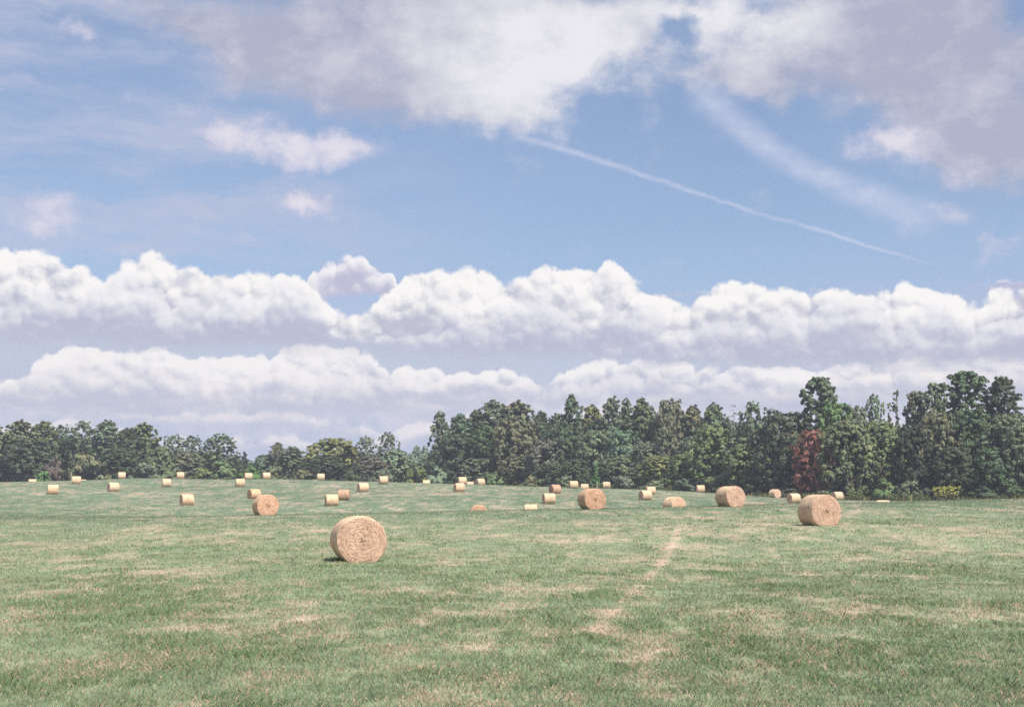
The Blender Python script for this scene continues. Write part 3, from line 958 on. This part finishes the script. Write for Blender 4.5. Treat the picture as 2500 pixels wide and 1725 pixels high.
SHRUBS = [
    (212, 1105, 50, -4, 'shrub', 'olive', 'wide olive bush with rusty tips at the crest'),
    (137, 1112, 26, -2, 'shrub', 'purple', 'purplish dead-looking shrub next to the wide olive bush'),
    (104, 1150, 22, -5, 'shrub', 'vivid', 'little green shrub at the foot of the big dark leafy tree'),
    (352, 1128, 34, -3, 'shrub', 'mid', 'green shrub beneath the last tall hill tree'),
    (400, 1138, 30, -4, 'shrub', 'bright', 'light green shrub below the pale airy trees'),
    (545, 1126, 42, -3, 'shrub', 'bright', 'broad bright shrub under the separate airy tree'),
    (498, 1142, 26, -4, 'shrub', 'yellow', 'yellowish shrub beside the broad bright shrub'),
    (612, 1136, 30, -3, 'shrub', 'vivid', 'fresh green shrub under the small dark conifer'),
    (668, 1138, 32, -3, 'shrub', 'olive', 'olive shrub at the foot of the narrow brownish tree'),
    (740, 1145, 28, -3, 'shrub', 'warm', 'brownish shrub before the wide yellow-green dome'),
    (862, 1145, 30, -3, 'shrub', 'dark', 'dark shrub in the shade by the yellow-green dome'),
    (930, 1148, 30, -3, 'shrub', 'grey', 'grey-green shrub under the tallest airy grey tree'),
    (1014, 1138, 26, -4, 'shrub', 'yellow', 'yellow-green shrub beside the pale rounded shrub'),
    (1066, 1137, 30, -6, 'shrub', 'hazy', 'smooth pale rounded shrub at the start of the wood'),
    (1108, 1150, 24, -3, 'shrub', 'dark', 'dark shrub behind the overlapping pair of crest bales'),
    (1210, 1152, 32, -4, 'shrub', 'bright', 'light shrub under the first high dome'),
    (1300, 1158, 30, -4, 'shrub', 'warm', 'rusty shrub at the foot of the purplish crown'),
    (1380, 1160, 28, -4, 'shrub', 'mid', 'green shrub behind the wood-edge bale near the cone tree'),
    (1520, 1160, 34, -6, 'shrub', 'grey', 'rounded grey-green shrub next to the bale by the post'),
    (1600, 1170, 36, -5, 'shrub', 'mid', 'low spreading shrub at the foot of the yellow-green tree'),
    (1680, 1165, 40, -6, 'shrub', 'teal', 'big dusky shrub by the small bale under the bright dome tree'),
    (1750, 1160, 36, -6, 'shrub', 'bright', 'broad light green shrub below the bright dome tree'),
    (1826, 1182, 26, -5, 'shrub', 'olive', 'olive shrub where the wood meets the dark oaks'),
    (1925, 1192, 30, -4, 'shrub', 'dark', 'dark shrub under the big dark oak'),
    (2010, 1196, 24, -4, 'shrub', 'olive', 'olive shrub just above the second largest bale'),
    (2160, 1170, 34, -6, 'shrub', 'bright', 'leafy light shrub below the soft light green tree'),
    (2216, 1174, 34, -6, 'shrub', 'mid', 'tall green shrub in front of the very dark oak'),
    (2262, 1190, 24, -5, 'shrub', 'dark', 'dark shrub between the tall green one and the golden weeds'),
    (2400, 1186, 36, -5, 'shrub', 'dkgreen', 'dark green shrub past the golden weeds'),
    (2474, 1180, 36, -5, 'shrub', 'dkgreen', 'dark green shrub below the wide green oak'),
    (2309, 1184, 32, -9, 'weeds', 'gold', 'clump of golden yellow weeds at the foot of the oaks'),
    (2088, 1196, 20, -8, 'weeds', 'yellow', 'small clump of yellowish weeds beside the bale against the oaks'),
    (2178, 1203, 18, -9, 'weeds', 'yellow', 'low yellow-green weeds in front of the leafy light shrub'),
]
CAT = {'oak': 'tree', 'forest': 'tree', 'column': 'tree', 'airy': 'tree', 'pine': 'pine tree', 'bare': 'tree', 'vine': 'tree', 'cone': 'tree', 'shrub': 'shrub', 'weeds': 'weeds'}
NAME = {'oak': 'broadleaf_tree', 'forest': 'forest_tree', 'column': 'columnar_tree', 'airy': 'open_crowned_tree', 'pine': 'pine_tree', 'bare': 'bare_tree', 'vine': 'vine_covered_snag', 'cone': 'conifer',
        'shrub': 'shrub', 'weeds': 'weed_clump'}
used = {}
for (px, top, hw, back, kind, tint, lab) in TREES + SHRUBS:
    D = edgeD(px) + back
    x, y, ztop = at(px, top, D)
    z = tz(x, y)
    H = max(1.0, ztop - z)
    hwm = hw / F * D * {'forest': 1.42, 'airy': 1.2, 'column': 1.15, 'pine': 1.2, 'oak': 1.24}.get(kind, 1.08)
    used[kind] = used.get(kind, 0) + 1
    crown, trunk, ext, zmax = KIT[kind][used[kind] % NVAR[kind]]
    sxy = hwm / ext
    sz = H / zmax
    rt = random.Random(int(px * 7 + top))
    o = link(NAME[kind], None, None, (x, y, z - 0.05), 0.0 if kind == 'vine' else rt.uniform(0, 6.28), (sxy, sxy, sz))
    grp = {'shrub': 'shrubs along the wood edge', 'weeds': 'weed clumps at the wood edge'}.get(kind, 'trees along the field edge')
    tag(o, lab, CAT[kind], grp)
    c = link('stems' if kind in ('weeds', 'shrub') else 'trunk', trunk, o)
    c = link('foliage' if kind in ('weeds', 'shrub') else 'crown', crown, o)
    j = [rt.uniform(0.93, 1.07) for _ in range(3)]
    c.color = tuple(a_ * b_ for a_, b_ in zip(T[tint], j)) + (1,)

# ------------------------------------------------------------------ the wood behind, one dense mass
rg = np.random.default_rng(99)
NW = 3800
pxs = rg.uniform(-200, 2700, NW)
cents, outs, cols = [], [], []
topw = np.array([(-200, 1075), (40, 1075), (340, 1075), (400, 1105), (560, 1112), (620, 1140), (720, 1128), (830, 1105), (960, 1115), (1000, 1140), (1050, 1130), (1080, 1050), (1200, 1030),
                 (1320, 1045), (1400, 1030), (1640, 1025), (1840, 1040), (1880, 1085), (1920, 1050), (2100, 1040), (2200, 1050), (2350, 1030), (2700, 1030)])
for p in pxs:
    D = edgeD(p) + rg.uniform(16, 46)
    tp = np.interp(p, topw[:, 0], topw[:, 1])
    x, y, zt = at(p, tp, D)
    z0 = tz(x, y)
    zc = z0 + (zt - z0) * rg.uniform(0.0, 1.0) ** 1.25
    pts = unit(rg.normal(0, 1, (60, 3))) * rg.uniform(0.2, 1, (60, 1)) * np.array([2.2, 2.2, 1.7])
    P = np.array([x, y, zc]) + pts
    P[:, 2] = np.maximum(P[:, 2], z0 + 0.1)
    cents.append(P); outs.append(unit(pts))
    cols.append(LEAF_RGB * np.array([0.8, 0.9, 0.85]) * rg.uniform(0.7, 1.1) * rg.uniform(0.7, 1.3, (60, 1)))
C = np.concatenate(cents); O = np.concatenate(outs); K = np.concatenate(cols)
V, Q = leaf_quads(rg, C, O, 0.5)
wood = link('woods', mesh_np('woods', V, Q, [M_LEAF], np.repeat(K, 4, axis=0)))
wood.color = (0.8, 0.84, 0.84, 1)  # lowered leaf tint puts the shade inside the wood into its colour
tag(wood, 'dim mass of leaves and brush deep in the woods behind the front trees', 'woods', kind='stuff')

# rough unmown growth along the foot of the trees
NU = 32000
pu = rg.uniform(-200, 2700, NU)
ux, uy = np.empty(NU), np.empty(NU)
for i, p in enumerate(pu):
    D = edgeD(p) + rg.uniform(-9, 6) - 3 * math.sin(p / 31.0) * rg.uniform(0, 1)
    ux[i], uy[i], _ = at(p, 1200, D)
uz = terrain(ux, uy)
hh = rg.uniform(0.25, 1.15, NU) * (0.15 + 1.7 * fbm(ux / 4, uy / 4, 7, 3) ** 1.5)
dd = rg.uniform(0, 6.28, NU)
ww = rg.uniform(0.05, 0.12, NU)
B0 = np.stack([ux, uy, uz - .03], -1)
sd = np.stack([np.cos(dd) * ww, np.sin(dd) * ww, 0 * ww], -1)
tip = B0 + np.stack([rg.normal(0, .2, NU) * hh, rg.normal(0, .2, NU) * hh, hh], -1)
V = np.stack([B0 + sd, B0 - sd, tip - sd * .4, tip + sd * .4], 1).reshape(-1, 3)
ku = np.where(rg.uniform(0, 1, (NU, 1)) < 0.3, np.array([[.26, .2, .09]]), np.array([[.11, .15, .06]])) * rg.uniform(.6, 1.3, (NU, 1))
und = link('undergrowth', mesh_np('undergrowth', V, np.arange(NU * 4).reshape(NU, 4), [M_GRASS], np.repeat(ku, 4, axis=0)))
tag(und, 'rough unmown grass and weeds along the foot of the trees', 'undergrowth', kind='stuff')

# ------------------------------------------------------------------ sun and sky
SUN_EL, SUN_AZ = math.radians(55), math.radians(180 - 42)      # azimuth clockwise from +Y (the view direction)
sd = Vector((math.sin(SUN_AZ) * math.cos(SUN_EL), math.cos(SUN_AZ) * math.cos(SUN_EL), math.sin(SUN_EL)))
sl = bpy.data.lights.new('sun', 'SUN'); sl.energy = 4.9; sl.angle = math.radians(0.5); sl.color = (1.0, 0.95, 0.86)
so = bpy.data.objects.new('sun', sl); COL.objects.link(so)
so.rotation_euler = (-sd).to_track_quat('-Z', 'Y').to_euler()

SKYK = 0.1
world = bpy.data.worlds.new('World'); S.world = world; world.use_nodes = True
world.node_tree.nodes.clear()
g = G(world.node_tree); g.dims = '2D'
out = g.node('ShaderNodeOutputWorld'); bg = g.node('ShaderNodeBackground')
bg.inputs['Strength'].default_value = SKYK
g.t.links.new(bg.outputs[0], out.inputs[0])
sky = g.node('ShaderNodeTexSky', sky_type='NISHITA', sun_disc=False)
sky.sun_elevation = SUN_EL; sky.sun_rotation = SUN_AZ
sky.air_density = 1.0; sky.dust_density = 0.6; sky.ozone_density = 1.0
KK = 1.0 / SKYK / 2 ** EXPOSURE


def rad_(r_, g_, b_):                                           # sRGB 0-255 as seen -> sky radiance
    f_ = lambda c: ((c / 255 + 0.055) / 1.055) ** 2.4 if c > 10 else c / 255 / 12.92
    return (f_(r_) * KK, f_(g_) * KK, f_(b_) * KK)


dirv = g.node('ShaderNodeTexCoord').outputs['Generated']
X_, Y_, Z_ = g.sep(dirv)
AZ = g.mul(g.m('ARCTAN2', X_, Y_), 180 / math.pi)
EL = g.mul(g.m('ARCSINE', Z_), 180 / math.pi)
P = g.xyz(AZ, EL, 0.0)

# clear sky: the Nishita sky under a thin white-lavender veil
elc = g.m('MAXIMUM', EL, 0.0)
clear = g.mix(1.0, sky.outputs[0], (0.80, 0.80, 0.84), 'MULTIPLY')
veil_n = g.noise(g.vm('MULTIPLY', P, (0.5, 1.3, 1)), 0.16, 5, 0.55)
veil = g.add(g.sstep(elc, 11.5, 6.0, 0.28, 0.9), g.mul(g.sub(veil_n, 0.5), 0.55))
colr = g.mix(veil, clear, g.mix(g.sstep(elc, 9.5, 6.0), rad_(168, 187, 222), rad_(192, 198, 218)))


def warp_field(seed, scale, detail=4):
    nv = g.noise(g.vm('ADD', P, (seed * 13.7, seed * 7.1, seed)), scale, detail, 0.55, color=True)
    return g.vm('SUBTRACT', nv, (0.5, 0.5, 0.5))


WBIG, WFINE = warp_field(2.0, 0.36, 4), warp_field(11.0, 0.85, 4)


def warp(wf, amp):
    return g.vm('ADD', P, g.vm('MULTIPLY', wf, (amp, amp * .8, 0)))


def blobs(items, seed, PW, namp=0.7, nscale=0.55):
    """soft cloud density from ellipses (px, py, rx_px, ry_px, tilt_deg, weight)"""
    tot = None
    for (px, py, rx, ry, tilt, wt) in items:
        a0, e0 = azel(px, py)
        rx, ry = rx / 59.3, ry / 59.3
        dv = g.vm('SUBTRACT', PW, (a0, e0, 0))
        if tilt:
            tr = math.radians(tilt)
            dx_ = g.vm('DOT_PRODUCT', dv, (math.cos(tr) / rx, math.sin(tr) / rx, 0))
            dy_ = g.vm('DOT_PRODUCT', dv, (-math.sin(tr) / ry, math.cos(tr) / ry, 0))
            ln = g.m('SQRT', g.add(g.mul(dx_, dx_), g.mul(dy_, dy_)))
        else:
            ln = g.vm('LENGTH', g.vm('MULTIPLY', dv, (1 / rx, 1 / ry, 0)))
        v_ = g.sstep(ln, 1.25, 0.0, 0.0, wt)
        tot = v_ if tot is None else g.add(tot, v_)
    nn = g.noise(g.vm('MULTIPLY', g.vm('ADD', P, (seed * 3.1, seed * 5.3, seed * 1.7)), (0.7, 1.0, 1)), nscale, 6, 0.62)
    return g.add(tot, g.mul(g.sub(nn, 0.5), namp)), nn


# thin streaked veil over the upper left
vs = g.noise(g.vm('MULTIPLY', g.vm('ADD', P, g.vm('MULTIPLY', WBIG, (2.0, 1.0, 0))), (0.16, 0.85, 1)), 0.55, 5, 0.6)
vmask = g.mul(g.sstep(g.add(AZ, g.mul(EL, .25)), 4.0, -12.0), g.sstep(EL, 7.5, 11.0))
colr = g.mix(g.mul(vmask, g.sstep(vs, 0.34, 0.68, 0.05, 0.85)), colr, rad_(190, 196, 220))

# high, soft clouds
d1, nn1 = blobs([(1100, -60, 800, 110, 0, .8), (2150, -40, 620, 120, 0, .9), (2420, 250, 200, 190, 0, .6), (460, 40, 300, 90, 0, .6), (720, 150, 320, 130, -6, .6), (900, 240, 300, 90, -8, .55), (2350, 90, 320, 150, 0, .8), (1000, 60, 520, 130, 0, .9), (1350, 130, 380, 190, -6, 1.1), (1000, 190, 380, 130, -8, .8), (1250, 270, 240, 70, -12, .6), (700, 120, 260, 80, 10, .45),
                 (1640, 60, 240, 80, 0, .8), (2000, 120, 420, 130, 0, 1.0), (2300, 260, 300, 160, -14, .95), (1850, 190, 200, 90, -25, .6), (2420, 420, 180, 140, -20, .7),
                 (480, 60, 140, 60, 0, .3)], 2.0, warp(WBIG, 2.6), 1.5, 0.5)
hole = g.sstep(g.vm('LENGTH', g.vm('MULTIPLY', g.vm('SUBTRACT', warp(WFINE, 1.4), azel(1652, 75) + (0,)), (1 / 1.05, 1 / .75, 0))), 1.3, 0.4)
a1 = g.mul(g.sstep(d1, 0.12, 1.15), g.sub(1.0, g.mul(hole, 0.95)))
# bright sunward core near the top centre, greyer away from it
ca0, ce0 = azel(1330, 150)
corel = g.vm('LENGTH', g.vm('MULTIPLY', g.vm('SUBTRACT', warp(WBIG, 2.4), (ca0, ce0, 0)), (1 / 6.2, 1 / 4.0, 0)))
core2 = g.vm('LENGTH', g.vm('MULTIPLY', g.vm('SUBTRACT', warp(WBIG, 2.4), azel(1750, 60) + (0,)), (1 / 5.5, 1 / 2.2, 0)))
lit1 = g.m('MAXIMUM', g.sstep(corel, 1.3, 0.15), g.mul(g.sstep(core2, 1.3, 0.2), .8))
lit1 = g.m('ADD', lit1, g.add(g.mul(g.sub(nn1, 0.44), 1.25), g.mul(g.sub(vs, .5), .6)), clamp=True)
c1 = g.mix(lit1, rad_(176, 179, 200), rad_(240, 238, 242))
colr = g.mix(g.mul(a1, 0.94), colr, c1)

# small detached clouds
d2, nn2 = blobs([(650, 340, 250, 66, -8, .95), (840, 365, 150, 55, 6, .75), (520, 330, 110, 40, -6, .5), (700, 400, 120, 34, -12, .5), (2130, 345, 100, 55, 10, .95), (2220, 330, 80, 60, 0, .7),
                 (2300, 400, 150, 70, -20, .7), (740, 490, 100, 42, 0, .75), (790, 512, 150, 28, -10, .45), (130, 500, 95, 60, 0, .85), (60, 550, 120, 60, 0, .6), (200, 560, 100, 40, 0, .4),
                 (2260, 535, 150, 42, 6, .45), (2320, 525, 60, 36, 0, .3), (190, 80, 70, 44, 0, .6), (400, 90, 80, 40, 0, .5), (540, 130, 110, 44, 15, .45), (2440, 600, 90, 60, 0, .6),
                 (600, 565, 260, 26, 0, .3), (420, 520, 260, 22, 0, .25), (300, 230, 300, 50, 0, .28), (300, 620, 200, 30, 0, .35)], 3.0, warp(WFINE, 1.5), 1.2, 1.0)
a2 = g.sstep(d2, 0.08, 1.25)
c2 = g.mix(g.m('ADD', g.mul(d2, .75), g.mul(g.sub(nn2, .5), .7), clamp=True), rad_(192, 192, 218), rad_(231, 226, 236))
colr = g.mix(g.mul(a2, 0.9), colr, c2)


# condensation trails
def trail(pts, wid_px, amt, soft):
    """one smooth curve: distance measured from its chord, bow and width read from curves"""
    global colr
    Pp = warp(WFINE, 0.34)
    ae = np.array([azel(*p_) for p_ in pts])
    ch = ae[-1] - ae[0]; L = float(np.linalg.norm(ch)); t_ = ch / L; nrm_ = np.array([-t_[1], t_[0]])
    ss = (ae - ae[0]) @ t_ / L; qq = (ae - ae[0]) @ nrm_
    dv = g.vm('SUBTRACT', Pp, (ae[0][0], ae[0][1], 0))
    s_ = g.m('DIVIDE', g.vm('DOT_PRODUCT', dv, (t_[0], t_[1], 0)), L)
    q_ = g.vm('DOT_PRODUCT', dv, (nrm_[0], nrm_[1], 0))

    def look(vals, lo, hi, handle='AUTO'):
        nd = g.node('ShaderNodeFloatCurve'); cv = nd.mapping.curves[0]
        P2 = [(float(a_), float((v_ - lo) / (hi - lo))) for a_, v_ in zip(ss, vals)]
        cv.points[0].location = P2[0]; cv.points[1].location = P2[-1]
        for p_ in P2[1:-1]: cv.points.new(*p_)
        nd.mapping.update()
        return g.add(g.mul(_cv(nd, g.m('MINIMUM', g.m('MAXIMUM', s_, 0.0), 1.0)), hi - lo), lo)
    bow = look(qq, -3.0, 3.0)
    wd = look([w_ / 59.3 for w_ in wid_px], 0.0, 2.0)
    dist = g.m('DIVIDE', g.m('ABSOLUTE', g.sub(q_, bow)), wd)
    body = g.sstep(dist, 1.0, soft)
    ends_ = g.mul(g.sstep(s_, -.02, .1), g.sstep(s_, 1.02, .8))
    brk = g.sstep(g.add(g.mul(nn2, .6), g.mul(veil_n, .4)), 0.25, 0.68, 0.42, 1.1)
    colr = g.mix(g.mul(g.mul(body, ends_), g.mul(brk, amt)), colr, rad_(214, 217, 237))


def _cv(nd, f_):
    nd.inputs[0].default_value = 1.0
    g.put(nd.inputs[1], f_)
    return nd.outputs[0]


trail([(1230, 322), (1420, 378), (1640, 450), (1860, 522), (2060, 580), (2330, 664)], [10, 12, 10, 8, 7, 5], 0.52, 0.0)
trail([(1680, 215), (1800, 300), (1920, 390), (2060, 455), (2320, 550)], [66, 56, 48, 50, 84], 0.64, 0.0)


# cumulus banks, each a skyline profile with billowing edge
def curve(pts, span=25.0, lo=-4.0, hi=20.0):
    nd = g.node('ShaderNodeFloatCurve')
    cv = nd.mapping.curves[0]
    aa = sorted((azel(px, py) for px, py in pts))
    P2 = [((a_ + span) / (2 * span), (e_ - lo) / (hi - lo)) for a_, e_ in aa]
    P2 = [(0.0, P2[0][1])] + P2 + [(1.0, P2[-1][1])]
    cv.points[0].location = P2[0]; cv.points[1].location = P2[-1]
    for q in P2[1:-1]:
        cv.points.new(*q)
    for p_ in cv.points: p_.handle_type = 'VECTOR'
    nd.mapping.use_clip = True
    nd.mapping.update()
    return nd, (lambda a_: g.add(g.mul(_cv(nd, g.lin(a_, -span, span, 0, 1)), hi - lo), lo))


def _cv(nd, f_):
    nd.inputs[0].default_value = 1.0
    g.put(nd.inputs[1], f_)
    return nd.outputs[0]


def billow_field(off):
    PW = warp(WFINE, 0.45)
    o1, o2, o3 = off, (off[0] + 5, off[1], 0), (off[0] + 9, off[1], 0)

    def height(vec, full=True):
        v1_ = g.vor(g.vm('ADD', vec, o1), 0.62)
        f_ = g.noise(g.vm('ADD', vec, o1), 1.6, 6 if full else 4, 0.62)
        h_ = g.add(g.mul(g.sub(0.22, v1_), 1.5), g.mul(g.sub(f_, 0.5), 0.7))
        v2_ = g.vor(g.vm('ADD', vec, o2), 1.5)
        h_ = g.add(h_, g.mul(g.sub(0.2, v2_), 0.75))
        if full:
            v3_ = g.vor(g.vm('ADD', vec, o3), 3.6)
            hf = g.add(h_, g.mul(g.sub(0.2, v3_), 0.28))
            return hf, h_
        return h_
    hA, hA0 = height(PW)
    hB = height(g.vm('ADD', PW, (0.13, 0.26, 0)), False)
    nb_ = g.noise(g.vm('MULTIPLY', g.vm('ADD', P, off), (0.55, 1.5, 1)), 0.9, 4, 0.6)
    big_ = g.noise(g.vm('MULTIPLY', g.vm('ADD', P, (off[0] + 3, off[1], 0)), (.7, 1.1, 1)), 0.5, 4, 0.6)
    return PW, hA, g.sub(hA0, hB), nb_, big_


FIELD_A, FIELD_B = billow_field((123.0, 64.0, 0)), billow_field((31.0, 212.0, 0))


def bank(top, base, field, puff=0.55, edge=0.10, lit=(250, 249, 250), shade=(196, 197, 220), bsoft=0.6, amt=1.0, gam=(0.05, 0.75), emb=1.0, bign=1.2):
    global colr
    PW, hA, emboss, nb_, big_ = field
    aw, ew, _ = g.sep(PW)
    _, ftop = curve(top)
    _, fbase = curve(base)
    Tt = ftop(aw); Bb = fbase(AZ)
    inside = g.sub(g.add(Tt, g.mul(hA, puff)), ew)
    atop = g.sstep(inside, 0.0, edge)
    abot = g.sstep(g.add(g.sub(EL, Bb), g.mul(g.sub(nb_, .5), 1.2)), -bsoft, bsoft)
    al = g.mul(g.mul(atop, abot), amt)
    t_ = g.m('DIVIDE', g.sub(EL, Bb), g.m('MAXIMUM', g.sub(Tt, Bb), 0.3))
    lv = g.add(t_, g.add(g.mul(emboss, 0.6 * emb), g.mul(g.sub(big_, 0.5), bign)))
    lf = g.sstep(lv, gam[0], gam[1])
    cc_ = g.mix(lf, rad_(*shade), rad_(*lit))
    colr = g.mix(al, colr, cc_)


# distant low streaks
bank([(0, 975), (600, 985), (1100, 965), (1300, 945), (1700, 960), (2500, 940)], [(0, 1130), (700, 1120), (1200, 1120), (2500, 1120)], FIELD_B, 0.5, 1.2,
     lit=(224, 220, 232), shade=(178, 190, 219), bsoft=1.0, amt=0.6, gam=(0.2, 0.9), emb=.3)
for (dy_, am_, ph_) in ((0, .8, 0), (50, .8, 1), (96, .7, 2)):
    tp_ = [(x_, 962 + dy_ + 16 * math.sin(x_ / 173 + ph_ * 2) + 11 * math.sin(x_ / 71 + ph_)) for x_ in range(-100, 2601, 60)]
    bank(tp_, [(x_, y_ + 40) for x_, y_ in tp_], FIELD_A if ph_ == 1 else FIELD_B, 0.5, 0.3, lit=(240, 233, 236), shade=(187, 193, 213), bsoft=0.5, amt=am_, gam=(-0.1, 0.8), emb=.5)
# low far bank
bank([(0, 925), (60, 900), (110, 872), (160, 838), (200, 838), (240, 862), (330, 848), (400, 842), (445, 872), (500, 868), (560, 872), (610, 868), (640, 846), (700, 842), (780, 840), (850, 846), (905, 866), (950, 905),
      (1000, 893), (1060, 895), (1085, 915), (1150, 910), (1230, 895), (1265, 915), (1320, 928), (1345, 918), (1400, 898), (1440, 880), (1500, 868), (1600, 880), (1700, 892), (1800, 890), (1950, 885), (2050, 890),
      (2150, 880), (2250, 865), (2400, 858), (2500, 838)],
     [(0, 985), (500, 985), (900, 985), (1250, 960), (1350, 960), (1500, 950), (1900, 960), (2500, 945)], FIELD_B, 0.42, 0.2, lit=(250, 246, 245), shade=(193, 196, 214), bsoft=0.55, amt=0.92, gam=(0.02, 0.85))
# nearer puffs before the low bank
bank([(-100, 930), (0, 925), (100, 882), (180, 872), (300, 905), (380, 880), (450, 925), (520, 890), (600, 908), (700, 900), (800, 882), (900, 908), (1000, 922), (1100, 925), (1250, 922), (1350, 930), (1500, 910), (1700, 930), (1950, 925), (2200, 905), (2600, 890)],
     [(-100, 1000), (900, 1002), (1300, 985), (1700, 975), (2600, 968)], FIELD_A, 0.6, 0.3, lit=(244, 238, 240), shade=(194, 197, 214), bsoft=0.6, amt=0.7, gam=(0.1, 1.0))
# single puff in front of the gap
bank([(735, 720), (760, 660), (800, 640), (850, 622), (900, 632), (950, 662), (985, 720)], [(735, 725), (985, 725)], FIELD_B, 0.35, 0.16, lit=(246, 244, 247), shade=(190, 190, 214), bsoft=0.22, gam=(0.1, 1.0))
# main bank
bank([(-200, 610), (35, 606), (60, 604), (110, 612), (190, 652), (250, 682), (300, 642), (340, 618), (400, 630), (450, 657), (520, 655), (580, 668), (640, 665), (680, 650), (730, 672), (770, 705), (810, 735), (855, 757),
      (905, 745), (940, 716), (970, 690), (985, 662), (1020, 652), (1100, 660), (1150, 655), (1250, 667), (1330, 655), (1400, 646), (1430, 646), (1460, 652), (1482, 632), (1510, 638), (1540, 670), (1590, 700), (1640, 716),
      (1662, 738), (1700, 710), (1750, 690), (1800, 680), (1840, 690), (1890, 712), (1950, 706), (2040, 701), (2090, 712), (2130, 700), (2200, 692), (2280, 698), (2330, 716), (2390, 742), (2420, 706), (2460, 700), (2700, 700)],
     [(-200, 822), (100, 822), (400, 842), (800, 842), (1000, 856), (1300, 862), (1600, 880), (1900, 886), (2250, 890), (2700, 872)], FIELD_A, 0.46, 0.26, lit=(252, 249, 247), shade=(190, 192, 210), bsoft=0.5,
     gam=(0.12, 0.92))

# nearer billows in front of the main bank
bank([(-200, 705), (40, 700), (110, 690), (180, 705), (255, 680), (320, 655), (385, 678), (425, 738), (497, 708), (540, 694), (585, 716), (612, 690), (690, 670), (750, 695), (790, 760), (850, 815), (905, 835), (960, 790), (1010, 757), (1100, 745), (1180, 765),
      (1250, 740), (1330, 725), (1400, 762), (1480, 742), (1560, 748), (1640, 775), (1700, 768), (1790, 740), (1880, 762), (2000, 752), (2080, 722), (2200, 762), (2300, 742), (2400, 782), (2500, 762), (2700, 770)],
     [(-200, 815), (100, 815), (400, 830), (800, 835), (1000, 850), (1300, 855), (1600, 872), (1900, 876), (2250, 880), (2700, 865)], FIELD_B, 0.75, 0.45, lit=(243, 241, 244), shade=(184, 188, 210), bsoft=0.5,
     amt=0.72, gam=(0.1, 1.0))

g.put(bg.inputs['Color'], colr)
world.cycles.sampling_method = 'MANUAL'
world.cycles.sample_map_resolution = 512

# ------------------------------------------------------------------ haze
HAZE = 0.0003
if HAZE > 0:
    zt = max(o.location.z for o in COL.objects if o.name.startswith(('pine', 'forest', 'broad'))) + 32
    s_ = 1510
    V = [(sx * s_, sy * s_, zz) for zz in (-2.2, zt) for sx, sy in ((-1, -1), (1, -1), (1, 1), (-1, 1))]
    Fc = [(3, 2, 1, 0), (4, 5, 6, 7), (0, 1, 5, 4), (1, 2, 6, 5), (2, 3, 7, 6), (3, 0, 4, 7)]
    me = bpy.data.meshes.new('haze'); me.from_pydata(V, [], Fc)
    mh, g2, out2 = material('pale_air')
    vol = g2.node('ShaderNodeVolumePrincipled')
    vol.inputs['Color'].default_value = (0.80, 0.84, 0.98, 1)
    vol.inputs['Density'].default_value = HAZE
    g2.t.links.new(vol.outputs[0], out2.inputs['Volume'])
    me.materials.append(mh)
    hz = link('haze', me)
    tag(hz, 'thin pale summer haze in the air over the field', kind='stuff')

# ------------------------------------------------------------------ camera and render settings
cam = bpy.data.cameras.new('camera')
cam.sensor_fit = 'HORIZONTAL'; cam.sensor_width = 36.0; cam.lens = F / W_PX * 36.0
cam.clip_start = 0.1; cam.clip_end = 5000
co = bpy.data.objects.new('camera', cam); COL.objects.link(co)
co.location = (0, 0, EYE)
co.rotation_euler = (math.pi / 2 + PITCH, 0, 0)
S.camera = co
S.render.engine = 'CYCLES'
S.view_settings.view_transform = 'Standard'
S.view_settings.look = 'None'
S.view_settings.exposure = EXPOSURE
S.view_settings.gamma = 1.0
S.cycles.max_bounces = 6
S.cycles.diffuse_bounces = 2
S.cycles.use_denoising = False
S.cycles.transparent_max_bounces = 4
S.cycles.volume_bounces = 0
S.cycles.filter_width = 1.6
